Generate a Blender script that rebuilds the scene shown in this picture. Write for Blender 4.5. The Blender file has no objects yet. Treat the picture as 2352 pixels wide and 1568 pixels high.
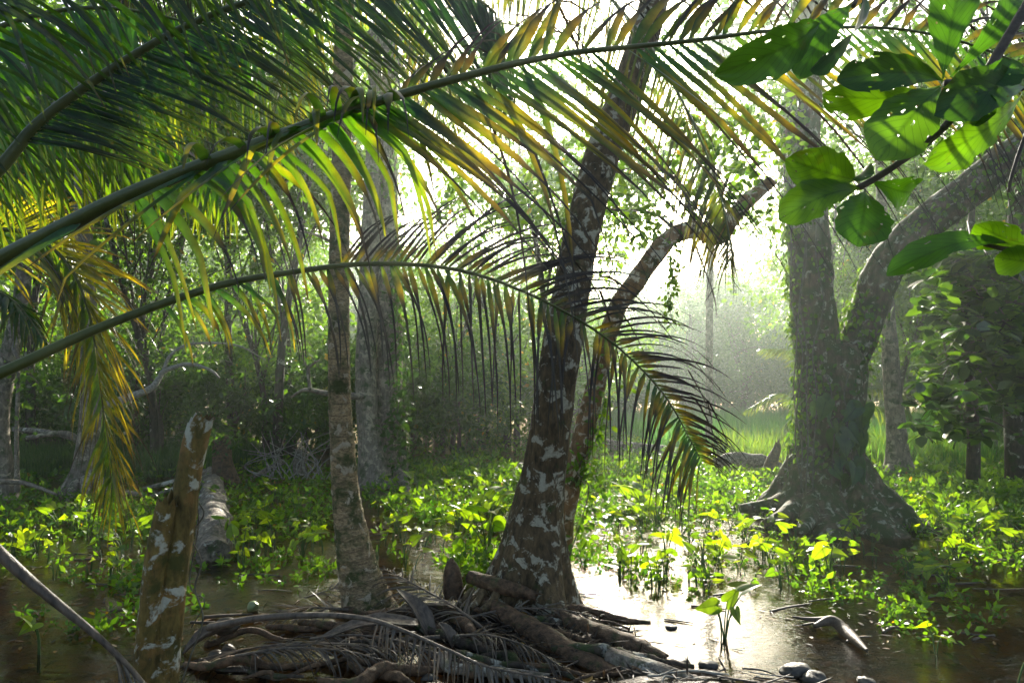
import bpy, math, random
import numpy as np

SEED = 7
random.seed(SEED)
RG = np.random.default_rng(SEED)
scene = bpy.context.scene
COL = scene.collection
PI = math.pi
F = 1568.0          # focal length in picture units (a 2352 wide picture)
CAMZ = 1.7
HOR = 880.0

# ------------------------------------------------------------------ helpers
def at(px, py, Y):
    """world point seen at picture position px,py at distance Y"""
    return np.array([(px - 1176.0) / F * Y, Y, CAMZ - (py - HOR) / F * Y])

def ground_y(py, z=0.0):
    return F * (CAMZ - z) / (py - HOR)

def proj(p):
    p = np.asarray(p)
    return 1176 + p[..., 0] / p[..., 1] * F, HOR - (p[..., 2] - CAMZ) / p[..., 1] * F

def nrm(v):
    v = np.asarray(v, float)
    return v / np.maximum(np.linalg.norm(v, axis=-1, keepdims=True), 1e-9)

def catmull(ctrl, n):
    c = np.asarray(ctrl, float)
    if len(c) == 2:
        t = np.linspace(0, 1, n)[:, None]
        return c[0] * (1 - t) + c[1] * t
    c = np.vstack([2 * c[0] - c[1], c, 2 * c[-1] - c[-2]])
    m = len(c) - 3
    u = np.linspace(0, m - 1e-6, n)
    i = u.astype(int)
    f = (u - i)[:, None]
    p0, p1, p2, p3 = c[i], c[i + 1], c[i + 2], c[i + 3]
    return 0.5 * (2 * p1 + (-p0 + p2) * f + (2 * p0 - 5 * p1 + 4 * p2 - p3) * f ** 2 + (-p0 + 3 * p1 - 3 * p2 + p3) * f ** 3)

def _hash(ix, iy, iz):
    h = (ix * 374761393 + iy * 668265263 + iz * 2147483647) & 0xFFFFFFFF
    h = ((h ^ (h >> 13)) * 1274126177) & 0xFFFFFFFF
    return ((h ^ (h >> 16)) & 0xFFFF) / 65535.0

def vnoise(p, sc=1.0, octv=1):
    p = np.asarray(p, float) * sc + 131.7
    out = 0; amp = 1.0; tot = 0
    for o in range(octv):
        i = np.floor(p).astype(np.int64); f = p - i
        f = f * f * (3 - 2 * f)
        x, y, z = i[..., 0], i[..., 1], i[..., 2]
        fx, fy, fz = f[..., 0], f[..., 1], f[..., 2]
        c = 0
        for dx in (0, 1):
            for dy in (0, 1):
                for dz in (0, 1):
                    w = (fx if dx else 1 - fx) * (fy if dy else 1 - fy) * (fz if dz else 1 - fz)
                    c = c + w * _hash(x + dx, y + dy, z + dz)
        out = out + amp * (c - 0.5) * 2; tot += amp
        amp *= 0.5; p = p * 2.03 + 17.3
    return out / tot

class MB:
    """collects vertices and faces with a colour per vertex, then links them as one mesh object"""
    def __init__(s):
        s.V = []; s.Q = []; s.T = []; s.C = []; s.A = []; s.n = 0
    def add(s, v, quads=None, tris=None, col=(0.5, 0.5, 0.5), aux=(0, 0, 0)):
        v = np.asarray(v, float).reshape(-1, 3); n = len(v)
        s.V.append(v)
        s.C.append(np.broadcast_to(np.asarray(col, float), (n, 3)))
        s.A.append(np.broadcast_to(np.asarray(aux, float), (n, 3)))
        if quads is not None and len(quads): s.Q.append(np.asarray(quads, np.int64).reshape(-1, 4) + s.n)
        if tris is not None and len(tris): s.T.append(np.asarray(tris, np.int64).reshape(-1, 3) + s.n)
        s.n += n
    def inst(s, tv, quads, tris, R, P, S, col, aux=None):
        tv = np.asarray(tv, float); N = len(P); nv = len(tv)
        S = np.asarray(S, float)
        if S.ndim == 1: S = np.repeat(S[:, None], 3, 1)
        v = np.einsum('nij,nvj->nvi', R, tv[None] * S[:, None, :]) + P[:, None, :]
        off = (np.arange(N) * nv)[:, None, None]
        q = (np.asarray(quads)[None] + off).reshape(-1, 4) if quads is not None and len(quads) else None
        t = (np.asarray(tris)[None] + off).reshape(-1, 3) if tris is not None and len(tris) else None
        c = np.repeat(np.asarray(col, float)[:, None, :], nv, 1).reshape(-1, 3)
        a = (0, 0, 0) if aux is None else np.tile(np.asarray(aux, float), (N, 1))
        s.add(v.reshape(-1, 3), q, t, c, a)
    def build(s, name, mat, parent=None, origin=(0, 0, 0), smooth=True):
        me = bpy.data.meshes.new(name)
        v = np.concatenate(s.V) - np.asarray(origin, float)
        q = np.concatenate(s.Q) if s.Q else np.zeros((0, 4), np.int64)
        t = np.concatenate(s.T) if s.T else np.zeros((0, 3), np.int64)
        me.vertices.add(len(v)); me.vertices.foreach_set('co', v.astype(np.float32).ravel())
        nl = q.size + t.size
        me.loops.add(nl)
        me.loops.foreach_set('vertex_index', np.concatenate([q.ravel(), t.ravel()]).astype(np.int32))
        npol = len(q) + len(t)
        me.polygons.add(npol)
        ls = np.concatenate([np.arange(len(q)) * 4, q.size + np.arange(len(t)) * 3]).astype(np.int32)
        me.polygons.foreach_set('loop_start', ls)
        me.update(calc_edges=True)
        me.polygons.foreach_set('use_smooth', np.full(npol, smooth, bool))
        c = np.concatenate(s.C)
        ca = me.attributes.new('col', 'FLOAT_COLOR', 'POINT')
        ca.data.foreach_set('color', np.hstack([c, np.ones((len(c), 1))]).astype(np.float32).ravel())
        aa = me.attributes.new('aux', 'FLOAT_VECTOR', 'POINT')
        aa.data.foreach_set('vector', np.concatenate(s.A).astype(np.float32).ravel())
        me.materials.append(mat)
        o = bpy.data.objects.new(name, me)
        COL.objects.link(o)
        if parent is not None: o.parent = parent
        else: o.location = origin
        return o

def tag(o, label, cat, group=None, kind=None):
    if label: o['label'] = label
    if cat: o['category'] = cat
    if group: o['group'] = group
    if kind: o['kind'] = kind
    return o

def thing(name, loc, label, cat, group=None):
    o = bpy.data.objects.new(name, None)
    o.empty_display_size = 0.1
    COL.objects.link(o); o.location = loc
    return tag(o, label, cat, group)

def copy_tree(o, parent=None):
    c = o.copy(); COL.objects.link(c); c.parent = parent
    for ch in list(o.children):
        copy_tree(ch, c)
    return c

def tube(mb, ctrl, rad, nseg=12, n=40, mod=None, rough=0.0, rs=6.0, col=(0.3, 0.2, 0.1), cap=True, seed=0, jag=0.0, ring=0.0):
    ctrl = np.asarray(ctrl, float)
    pts = catmull(ctrl, n)
    r = catmull(np.column_stack([np.asarray(rad, float)] * 3), n)[:, 0]
    T = nrm(np.gradient(pts, axis=0))
    ref = np.array([0.0, 1, 0]) if abs(T[0][1]) < 0.85 else np.array([1.0, 0, 0])
    X = np.zeros_like(T); x = ref
    for i in range(n):
        x = nrm(x - T[i] * np.dot(x, T[i])); X[i] = x
    Yv = np.cross(T, X)
    th = np.linspace(0, 2 * PI, nseg, endpoint=False)
    tt = np.linspace(0, 1, n)
    rr = r[:, None] * np.ones((1, nseg))
    L = np.concatenate([[0], np.cumsum(np.linalg.norm(np.diff(pts, axis=0), axis=1))])
    if ring:
        ph = (L + 0.004 * np.sin(L * 31)) / ring
        rr *= (1 + 0.05 * (ph % 1.0) ** 2.0)[:, None]
    if mod is not None: rr = rr * mod(th[None, :], tt[:, None], L[:, None])
    dirs = X[:, None, :] * np.cos(th)[None, :, None] + Yv[:, None, :] * np.sin(th)[None, :, None]
    P = pts[:, None, :] + dirs * rr[:, :, None]
    if rough:
        nz = vnoise(P + seed * 3.1, rs, 3)
        P = P + dirs * (rr * rough * nz)[:, :, None]
    if jag:
        k = max(1, n // 12)
        a = vnoise(np.stack([np.cos(th) * 2 + seed, np.sin(th) * 2, 0 * th], -1), 1.3, 2)
        P[-k:] += T[-k:, None, :] * (a[None, :, None] * jag * np.linspace(0.2, 1, k)[:, None, None])
    i = np.arange(n - 1)[:, None] * nseg; j = np.arange(nseg)[None, :]; j2 = (j + 1) % nseg
    q = np.stack([i + j, i + j2, i + nseg + j2, i + nseg + j], -1).reshape(-1, 4)
    V = P.reshape(-1, 3)
    aux = np.stack([np.repeat(L, nseg), np.tile(th / (2 * PI), n), np.full(n * nseg, seed * 0.37 % 1)], -1)
    if cap:
        V = np.vstack([V, pts[-1:] - (T[-1:] * jag * 0.6), pts[:1]])
        aux = np.vstack([aux, [[L[-1], 0, 0]], [[0, 0, 0]]])
        a = (n - 1) * nseg
        tr = [[a + k, a + (k + 1) % nseg, n * nseg] for k in range(nseg)] + [[(k + 1) % nseg, k, n * nseg + 1] for k in range(nseg)]
    else: tr = None
    mb.add(V, q, tr, col, aux)
    return pts

def pxtube(mb, spec, **k):
    """spec: rows of (px, py, Y, width in picture units)"""
    c = [at(a, b, Y) for a, b, Y, w in spec]
    r = [w / 2 / F * Y for a, b, Y, w in spec]
    return tube(mb, c, r, **k)

def frames(d, nref):
    d = nrm(d); x = nrm(np.cross(d, nref)); n = np.cross(x, d)
    return np.stack([x, d, n], -1)          # columns: across, along, normal

def rdir(N, zs=1.0, rg=RG):
    v = rg.normal(size=(N, 3)); v[:, 2] *= zs
    return nrm(v)

# ------------------------------------------------------------------ leaf templates (across, along, normal)
def tmpl_small():
    v = [(0, 0, 0), (-.26, .28, .07), (-.23, .66, .05), (0, 1, -.08), (.23, .66, .05), (.26, .28, .07), (0, .5, 0.02)]
    return np.array(v, float), np.array([[0, 6, 2, 1], [0, 5, 4, 6]]), np.array([[6, 3, 2], [6, 4, 3]])
def tmpl_cheap():
    v = [(0, 0, 0), (-.27, .42, .06), (0, 1, -.05), (.27, .42, .06)]
    return np.array(v, float), None, np.array([[0, 2, 1], [0, 3, 2]])
def tmpl_heart(n=11):
    half = catmull([(0, -.02, 0), (.10, -.17, 0), (.27, -.27, 0), (.40, -.15, 0), (.42, .08, 0), (.33, .38, 0), (.16, .72, 0), (0, 1, 0)], n)
    mid = np.zeros_like(half); mid[:, 1] = np.clip(np.linspace(-0.25, 1.0, n), 0, 1)
    q = half * [0.52, 0.5, 0] + mid * [0, 0.5, 0]
    def z(p, ):
        return 0.30 * np.abs(p[:, 0]) - 0.22 * np.abs(p[:, 0]) ** 2 * 2.2 - 0.16 * p[:, 1] ** 2
    V = []; Q = []
    for sgn in (1, -1):
        b = len(V)
        for k in range(n):
            for p in (mid[k], q[k], half[k]):
                V.append((p[0] * sgn, p[1], float(z(p[None])[0])))
        for k in range(n - 1):
            for a in (0, 1):
                i0 = b + k * 3 + a
                f = [i0, i0 + 1, i0 + 4, i0 + 3]
                Q.append(f if sgn > 0 else f[::-1])
    return np.array(V), np.array(Q), None
TS, TC, TH = tmpl_small(), tmpl_cheap(), tmpl_heart()
HEART_AUX = np.stack([TH[0][:, 1], TH[0][:, 0] + 0.5, np.zeros(len(TH[0]))], -1)

# ------------------------------------------------------------------ materials
def new_mat(name):
    m = bpy.data.materials.new(name); m.use_nodes = True
    nt = m.node_tree; nt.nodes.clear()
    out = nt.nodes.new('ShaderNodeOutputMaterial')
    return m, nt, out
def nd(nt, t, **k):
    n = nt.nodes.new(t)
    for a, b in k.items():
        if a.startswith('i_'): n.inputs[a[2:]].default_value = b
        else: setattr(n, a, b)
    return n
def lk(nt, a, b): nt.links.new(a, b)
def ramp(nt, fac, stops, interp='LINEAR'):
    r = nt.nodes.new('ShaderNodeValToRGB'); r.color_ramp.interpolation = interp
    el = r.color_ramp.elements
    while len(el) < len(stops): el.new(0.5)
    for e, (p, c) in zip(el, stops):
        e.position = p; e.color = (*c, 1) if len(c) == 3 else c
    lk(nt, fac, r.inputs[0]); return r.outputs[0]
def noise(nt, vec, scale, detail=3, rough=0.55, dist=0.0):
    n = nd(nt, 'ShaderNodeTexNoise'); n.inputs['Scale'].default_value = scale
    n.inputs['Detail'].default_value = detail; n.inputs['Roughness'].default_value = rough
    n.inputs['Distortion'].default_value = dist
    lk(nt, vec, n.inputs['Vector']); return n.outputs['Fac']
def mixc(nt, fac, a, b, blend='MIX'):
    m = nt.nodes.new('ShaderNodeMix'); m.data_type = 'RGBA'; m.blend_type = blend
    for idx, v in ((0, fac), (6, a), (7, b)):
        if isinstance(v, (int, float)): m.inputs[idx].default_value = v
        elif isinstance(v, tuple): m.inputs[idx].default_value = (*v, 1) if len(v) == 3 else v
        else: lk(nt, v, m.inputs[idx])
    return m.outputs[2]
def math_(nt, op, a, b=0.0):
    m = nt.nodes.new('ShaderNodeMath'); m.operation = op
    for i, v in ((0, a), (1, b)):
        if isinstance(v, (int, float)): m.inputs[i].default_value = v
        else: lk(nt, v, m.inputs[i])
    return m.outputs[0]

def leaf_mat(name, tint=(2.3, 2.1, 0.5), share=0.5, rough=0.32, ior=1.4, spot=0.0, veins=False, nscale=14.0, dryaux=False):
    m, nt, out = new_mat(name)
    at_ = nd(nt, 'ShaderNodeAttribute', attribute_name='col')
    tc = nd(nt, 'ShaderNodeTexCoord')
    nz = noise(nt, tc.outputs['Object'], nscale, 3)
    var = ramp(nt, nz, [(0.3, (.72, .72, .72)), (0.7, (1.25, 1.25, 1.25))])
    c = mixc(nt, 1.0, at_.outputs['Color'], var, 'MULTIPLY')
    if veins:
        ax = nd(nt, 'ShaderNodeAttribute', attribute_name='aux')
        sx = nd(nt, 'ShaderNodeSeparateXYZ'); lk(nt, ax.outputs['Vector'], sx.inputs[0])
        d = math_(nt, 'ABSOLUTE', math_(nt, 'SUBTRACT', sx.outputs[1], 0.5))
        w = math_(nt, 'SUBTRACT', math_(nt, 'MULTIPLY', sx.outputs[0], 11.0), math_(nt, 'MULTIPLY', d, 7.0))
        w = math_(nt, 'ABSOLUTE', math_(nt, 'SUBTRACT', math_(nt, 'FRACT', w), 0.5))
        lat = ramp(nt, w, [(0.0, (.55, .6, .5)), (0.10, (1, 1, 1))])
        midv = ramp(nt, d, [(0.0, (.6, .62, .5)), (0.03, (.75, .8, .7)), (0.05, (1, 1, 1))])
        c = mixc(nt, 0.85, c, lat, 'MULTIPLY'); c = mixc(nt, 0.9, c, midv, 'MULTIPLY')
    if spot:
        n2 = noise(nt, tc.outputs['Object'], nscale * 2.3, 4, 0.6)
        sp = ramp(nt, n2, [(0.62, (0, 0, 0)), (0.68, (1, 1, 1))])
        c = mixc(nt, math_(nt, 'MULTIPLY', sp, spot), c, (0.09, 0.035, 0.008))
    tr = mixc(nt, 1.0, c, (*tint,), 'MULTIPLY')
    if dryaux:
        ax = nd(nt, 'ShaderNodeAttribute', attribute_name='aux')
        sx = nd(nt, 'ShaderNodeSeparateXYZ'); lk(nt, ax.outputs['Vector'], sx.inputs[0])
        tr = mixc(nt, math_(nt, 'MULTIPLY', sx.outputs[0], .93), tr, (.004, .003, .002))
    df = nd(nt, 'ShaderNodeBsdfDiffuse'); lk(nt, c, df.inputs[0])
    tl = nd(nt, 'ShaderNodeBsdfTranslucent'); lk(nt, tr, tl.inputs[0])
    mx = nd(nt, 'ShaderNodeMixShader'); mx.inputs[0].default_value = share
    lk(nt, df.outputs[0], mx.inputs[1]); lk(nt, tl.outputs[0], mx.inputs[2])
    gl = nd(nt, 'ShaderNodeBsdfGlossy'); gl.inputs['Roughness'].default_value = rough
    lw = nd(nt, 'ShaderNodeLayerWeight'); lw.inputs[0].default_value = 0.5
    f0 = ((ior - 1) / (ior + 1)) ** 2
    fac = math_(nt, 'ADD', math_(nt, 'MULTIPLY', math_(nt, 'POWER', lw.outputs['Facing'], 5.0), 0.32), f0)
    m2 = nd(nt, 'ShaderNodeMixShader'); lk(nt, fac, m2.inputs[0])
    lk(nt, mx.outputs[0], m2.inputs[1]); lk(nt, gl.outputs[0], m2.inputs[2])
    lk(nt, m2.outputs[0], out.inputs[0])
    return m

def bark_mat(name, c1, c2, lichen=(0.55, 0.58, 0.50), amount=0.5, lscale=5.0, moss=0.3, mosscol=(0.035, 0.06, 0.012), rough=0.8, bump=0.5, fine=30.0, stretch=0.35, rings=0.0, warm=0.0):
    m, nt, out = new_mat(name)
    tc = nd(nt, 'ShaderNodeTexCoord')
    mp = nd(nt, 'ShaderNodeMapping'); mp.inputs['Scale'].default_value = (1, 1, stretch)
    lk(nt, tc.outputs['Object'], mp.inputs[0])
    o = tc.outputs['Object']
    n1 = noise(nt, mp.outputs[0], fine, 5, 0.65)
    n1b = noise(nt, o, 4.0, 3)
    c = ramp(nt, n1, [(0.30, c1), (0.68, c2)])
    c = mixc(nt, 0.6, c, ramp(nt, n1b, [(0.3, (.45, .45, .45)), (0.7, (1.35, 1.3, 1.2))]), 'MULTIPLY')
    h = n1
    if rings:
        ax = nd(nt, 'ShaderNodeAttribute', attribute_name='aux')
        sx = nd(nt, 'ShaderNodeSeparateXYZ'); lk(nt, ax.outputs['Vector'], sx.inputs[0])
        w = math_(nt, 'ADD', math_(nt, 'MULTIPLY', sx.outputs[0], 1 / rings), math_(nt, 'MULTIPLY', n1b, 0.8))
        fr_ = math_(nt, 'FRACT', w)
        rc = ramp(nt, fr_, [(0.0, (.35, .33, .3)), (0.10, (.9, .9, .9)), (0.8, (1.1, 1.08, 1.05)), (1.0, (.8, .8, .8))])
        c = mixc(nt, 0.8, c, rc, 'MULTIPLY')
        h = math_(nt, 'ADD', h, math_(nt, 'MULTIPLY', fr_, 0.6))
    if warm:
        n5 = noise(nt, o, 9.0, 4, 0.6)
        c = mixc(nt, ramp(nt, n5, [(0.5, (0, 0, 0)), (0.62, (warm, warm, warm))]), c, (0.28, 0.15, 0.045))
    if moss:
        n3 = noise(nt, o, 7.0, 5, 0.62)
        mk = ramp(nt, n3, [(0.62 - moss * 0.35, (0, 0, 0)), (0.74 - moss * 0.3, (1, 1, 1))])
        c = mixc(nt, math_(nt, 'MULTIPLY', mk, 0.85), c, mosscol)
    if amount:
        n2 = noise(nt, o, lscale, 5, 0.6, 0.6)
        n6 = noise(nt, o, 60.0, 3, 0.6)
        n2 = math_(nt, 'ADD', n2, math_(nt, 'MULTIPLY', math_(nt, 'SUBTRACT', n6, 0.5), 0.16))
        lm = ramp(nt, n2, [(0.69 - amount * 0.33, (0, 0, 0)), (0.75 - amount * 0.33, (1, 1, 1))])
        n4 = noise(nt, o, 45.0, 3)
        lc = mixc(nt, 0.6, (*lichen,), ramp(nt, n4, [(0.3, (.65, .66, .6)), (0.7, (1.15, 1.15, 1.1))]), 'MULTIPLY')
        c = mixc(nt, math_(nt, 'MULTIPLY', lm, 0.92), c, lc)
        h = math_(nt, 'ADD', h, math_(nt, 'MULTIPLY', lm, 0.25))
    b = nd(nt, 'ShaderNodeBsdfPrincipled'); lk(nt, c, b.inputs['Base Color']); b.inputs['Roughness'].default_value = rough
    b.inputs['Specular IOR Level'].default_value = 0.3
    bp = nd(nt, 'ShaderNodeBump'); bp.inputs['Strength'].default_value = bump; bp.inputs['Distance'].default_value = 0.02
    lk(nt, h, bp.inputs['Height']); lk(nt, bp.outputs[0], b.inputs['Normal'])
    lk(nt, b.outputs[0], out.inputs[0])
    return m

def simple_mat(name, stops, scale=20, rough=0.6, bump=0.3, use_col=False, stretch=1.0, spec=0.4, detail=4):
    m, nt, out = new_mat(name)
    tc = nd(nt, 'ShaderNodeTexCoord')
    mp = nd(nt, 'ShaderNodeMapping'); mp.inputs['Scale'].default_value = (1, 1, stretch)
    lk(nt, tc.outputs['Object'], mp.inputs[0])
    n1 = noise(nt, mp.outputs[0], scale, detail, 0.6)
    c = ramp(nt, n1, stops)
    if use_col:
        a = nd(nt, 'ShaderNodeAttribute', attribute_name='col'); c = mixc(nt, 1.0, c, a.outputs['Color'], 'MULTIPLY')
    b = nd(nt, 'ShaderNodeBsdfPrincipled'); lk(nt, c, b.inputs['Base Color'])
    b.inputs['Roughness'].default_value = rough; b.inputs['Specular IOR Level'].default_value = spec
    bp = nd(nt, 'ShaderNodeBump'); bp.inputs['Strength'].default_value = bump; bp.inputs['Distance'].default_value = 0.01
    lk(nt, n1, bp.inputs['Height']); lk(nt, bp.outputs[0], b.inputs['Normal'])
    lk(nt, b.outputs[0], out.inputs[0]); return m

M_frond = leaf_mat('frond_blade', tint=(2.3, 2.1, 0.35), share=0.5, rough=0.30, ior=1.45, spot=0.25, nscale=22, dryaux=True)
M_dry = leaf_mat('dry_frond', tint=(1.0, .9, .7), share=0.25, rough=0.30, ior=1.5, nscale=30)
M_leaf = leaf_mat('tree_leaf', tint=(2.6, 2.2, 0.5), share=0.52, rough=0.33, ior=1.38, nscale=3)
M_gloss = leaf_mat('glossy_tree_leaf', tint=(2.8, 2.4, 0.35), share=0.5, rough=0.27, ior=1.6, nscale=4)
M_big = leaf_mat('almond_leaf', tint=(1.6, 1.55, 0.2), share=0.5, rough=0.36, ior=1.38, spot=0.25, veins=True, nscale=9)
M_arrow = leaf_mat('arrow_leaf', tint=(3.3, 2.7, 0.3), share=0.6, rough=0.30, ior=1.4, veins=True, nscale=12)
M_grass = leaf_mat('grass_blade', tint=(2.2, 2.1, 0.6), share=0.5, rough=0.5, ior=1.3, nscale=2)
M_rachis = simple_mat('frond_stalk', [(0.3, (.045, .06, .012)), (0.7, (.10, .115, .03))], 9, 0.35, 0.15, stretch=0.4)
M_stalk = simple_mat('plant_stalk', [(0.3, (.03, .07, .012)), (0.7, (.07, .12, .02))], 20, 0.45, 0.1)
M_palm = bark_mat('palm_bark', (.10, .072, .042), (.50, .375, .215), lichen=(.50, .42, .31), amount=0.35, lscale=11, moss=0.42, rough=.85, bump=0.7, fine=40, stretch=2.0, rings=0.085)
M_lich = bark_mat('lichen_bark', (.030, .021, .011), (.165, .115, .058), lichen=(.44, .41, .32), amount=0.44, lscale=10, moss=0.12, bump=0.9)
M_pale = bark_mat('pale_bark', (.09, .075, .055), (.28, .235, .185), lichen=(.37, .32, .24), amount=0.45, lscale=9, moss=0.32, bump=0.6)
M_mid = bark_mat('mottled_bark', (.10, .055, .025), (.26, .16, .075), lichen=(.50, .44, .33), amount=0.48, lscale=11, moss=0.28, bump=0.6, warm=.4)
M_big_bark = bark_mat('mossy_bark', (.030, .024, .014), (.19, .145, .09), lichen=(.34, .34, .26), amount=0.36, lscale=12, moss=0.62, mosscol=(.035, .06, .012), bump=1.0, fine=22, stretch=.22)
M_dark_bark = bark_mat('dark_bark', (.02, .016, .012), (.085, .065, .05), lichen=(.35, .35, .30), amount=0.3, lscale=5, moss=0.3, bump=0.8)
M_post = bark_mat('post_bark', (.06, .042, .010), (.24, .17, .045), lichen=(.52, .51, .42), amount=0.45, lscale=8.5, moss=0.33, mosscol=(.05, .055, .010), bump=0.8, warm=.6)
M_rot = bark_mat('rotten_wood', (.016, .010, .006), (.165, .10, .056), amount=0.0, moss=0.10, rough=.7, bump=1.0, fine=22, stretch=1.0)
M_gwood = bark_mat('weathered_wood', (.04, .033, .026), (.30, .26, .21), lichen=(.5, .48, .42), amount=0.3, lscale=6, moss=0.2, bump=0.9, fine=26, stretch=1.0)
M_twig = simple_mat('twig_bark', [(0.3, (.03, .02, .014)), (0.7, (.11, .08, .055))], 40, 0.6, 0.4)
M_wtwig = simple_mat('bleached_twig', [(0.3, (.12, .11, .09)), (0.7, (.34, .32, .27))], 30, 0.7, 0.4)
M_sheath = simple_mat('dry_sheath', [(0.3, (.03, .023, .017)), (0.7, (.17, .13, .095))], 26, 0.5, 0.8, stretch=0.25)
M_nut_g = simple_mat('green_husk', [(0.3, (.13, .18, .07)), (0.7, (.25, .30, .15))], 9, 0.4, 0.2)
M_nut_b = simple_mat('brown_husk', [(0.3, (.025, .018, .012)), (0.7, (.085, .065, .042))], 14, 0.5, 0.5)
M_stone = simple_mat('wet_stone', [(0.3, (.012, .012, .011)), (0.7, (.075, .07, .06))], 22, 0.55, 0.8)
M_litter = leaf_mat('fallen_leaf', tint=(1.3, 1.0, .5), share=0.25, rough=0.5, ior=1.4, nscale=10)
M_vine = simple_mat('vine_stem', [(0.3, (.05, .045, .03)), (0.7, (.16, .15, .11))], 30, 0.7, 0.3)

# mud and water
def mud_mat():
    m, nt, out = new_mat('wet_mud')
    tc = nd(nt, 'ShaderNodeTexCoord'); o = tc.outputs['Object']
    n1 = noise(nt, o, 3.0, 6, 0.6); n2 = noise(nt, o, 40, 5, 0.7)
    c = ramp(nt, n1, [(0.30, (.05, .026, .010)), (0.5, (.20, .10, .026)), (0.7, (.38, .20, .055))])
    c = mixc(nt, 0.7, c, ramp(nt, n2, [(0.35, (.4, .38, .36)), (0.7, (1.4, 1.35, 1.25))]), 'MULTIPLY')
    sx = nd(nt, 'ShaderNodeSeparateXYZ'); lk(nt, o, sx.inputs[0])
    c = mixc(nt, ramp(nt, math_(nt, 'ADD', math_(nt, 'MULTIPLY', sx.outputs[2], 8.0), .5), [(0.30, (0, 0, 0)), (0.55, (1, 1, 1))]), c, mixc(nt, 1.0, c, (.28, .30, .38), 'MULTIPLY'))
    b = nd(nt, 'ShaderNodeBsdfPrincipled'); lk(nt, c, b.inputs['Base Color'])
    lk(nt, ramp(nt, n2, [(0.35, (.22, .22, .22)), (0.65, (.6, .6, .6))]), b.inputs['Roughness'])
    bp = nd(nt, 'ShaderNodeBump'); bp.inputs['Strength'].default_value = 0.9; bp.inputs['Distance'].default_value = 0.03
    lk(nt, n2, bp.inputs['Height']); lk(nt, bp.outputs[0], b.inputs['Normal'])
    lk(nt, b.outputs[0], out.inputs[0]); return m
def water_mat():
    m, nt, out = new_mat('brown_water')
    tc = nd(nt, 'ShaderNodeTexCoord'); o = tc.outputs['Object']
    mp = nd(nt, 'ShaderNodeMapping'); mp.inputs['Scale'].default_value = (1, 2.2, 1); lk(nt, o, mp.inputs[0])
    n1 = noise(nt, mp.outputs[0], 6.0, 3, 0.55); n2 = noise(nt, mp.outputs[0], 17.0, 3, 0.6)
    n3 = noise(nt, o, 0.55, 2, 0.5)
    pat = ramp(nt, n3, [(0.42, (.12, .12, .12)), (0.62, (1, 1, 1))])
    h = math_(nt, 'ADD', math_(nt, 'MULTIPLY', math_(nt, 'MULTIPLY', n1, math_(nt, 'ADD', math_(nt, 'MULTIPLY', pat, .8), .25)), 0.7), math_(nt, 'MULTIPLY', math_(nt, 'MULTIPLY', n2, pat), 0.55))
    bp = nd(nt, 'ShaderNodeBump'); bp.inputs['Strength'].default_value = 0.6; bp.inputs['Distance'].default_value = 0.016
    lk(nt, h, bp.inputs['Height'])
    gl = nd(nt, 'ShaderNodeBsdfGlossy'); gl.inputs['Roughness'].default_value = 0.025; lk(nt, bp.outputs[0], gl.inputs['Normal'])
    tr = nd(nt, 'ShaderNodeBsdfTransparent'); tr.inputs[0].default_value = (.84, .68, .42, 1)
    fr = nd(nt, 'ShaderNodeFresnel'); fr.inputs[0].default_value = 1.36; lk(nt, bp.outputs[0], fr.inputs['Normal'])
    mx = nd(nt, 'ShaderNodeMixShader'); lk(nt, fr.outputs[0], mx.inputs[0])
    lk(nt, tr.outputs[0], mx.inputs[1]); lk(nt, gl.outputs[0], mx.inputs[2])
    lk(nt, mx.outputs[0], out.inputs[0]); return m
M_mud, M_water = mud_mat(), water_mat()

# ------------------------------------------------------------------ setting: ground and water
def axis(lo, hi, core_lo, core_hi, ncore, nout):
    a = core_lo - np.geomspace(0.1, core_lo - lo, nout)[::-1]; b = np.linspace(core_lo, core_hi, ncore)
    c = core_hi + np.geomspace(0.1, hi - core_hi, nout)
    return np.concatenate([a, b, c])
def ground_h(x, y):
    p = np.stack([x, y, 0 * x], -1)
    h = -0.13 + 0.045 * vnoise(p, 1.1, 3) + 0.02 * vnoise(p, 6.0, 3)
    mound = np.exp(-(((x + 0.25) / 1.25) ** 2 + ((y - 4.75) / 0.62) ** 2) ** 1.3)
    m2 = np.exp(-(((x - 0.75) / 0.75) ** 2 + ((y - 4.15) / 0.42) ** 2) ** 1.3)
    m3 = np.exp(-(((x - 1.15) / 0.95) ** 2 + ((y - 3.62) / 0.36) ** 2) ** 2)
    h = h + 0.165 * mound + 0.08 * m2 + 0.17 * m3
    h = h + 0.14 * np.exp(-(((x - 4.0) / 1.3) ** 2 + ((y - 8.6) / 1.1) ** 2)) + 0.13 * np.exp(-(((x + 0.0) / 4) ** 2 + ((y - 14) / 2.2) ** 2))
    far = np.clip((y - 13) / 10, 0, 1)
    h = h + far * (0.10 + 0.10 * vnoise(p, 0.25, 2))
    return h
xs = axis(-70, 70, -6, 6, 240, 40); ys = axis(-8, 78, 2.5, 13, 220, 40)
gx, gy = np.meshgrid(xs, ys)
gv = np.stack([gx, gy, ground_h(gx, gy)], -1).reshape(-1, 3)
nx_, ny_ = len(xs), len(ys)
ii = (np.arange(ny_ - 1)[:, None] * nx_ + np.arange(nx_ - 1)[None, :])
gq = np.stack([ii, ii + 1, ii + nx_ + 1, ii + nx_], -1).reshape(-1, 4)
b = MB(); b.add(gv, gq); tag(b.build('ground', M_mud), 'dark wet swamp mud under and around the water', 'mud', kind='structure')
b = MB(); b.add([(-68, -7, 0), (68, -7, 0), (68, 76, 0), (-68, 76, 0)], [[0, 1, 2, 3]])
tag(b.build('water', M_water), 'shallow brown swamp water reflecting the bright sky', 'water', kind='structure')

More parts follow.
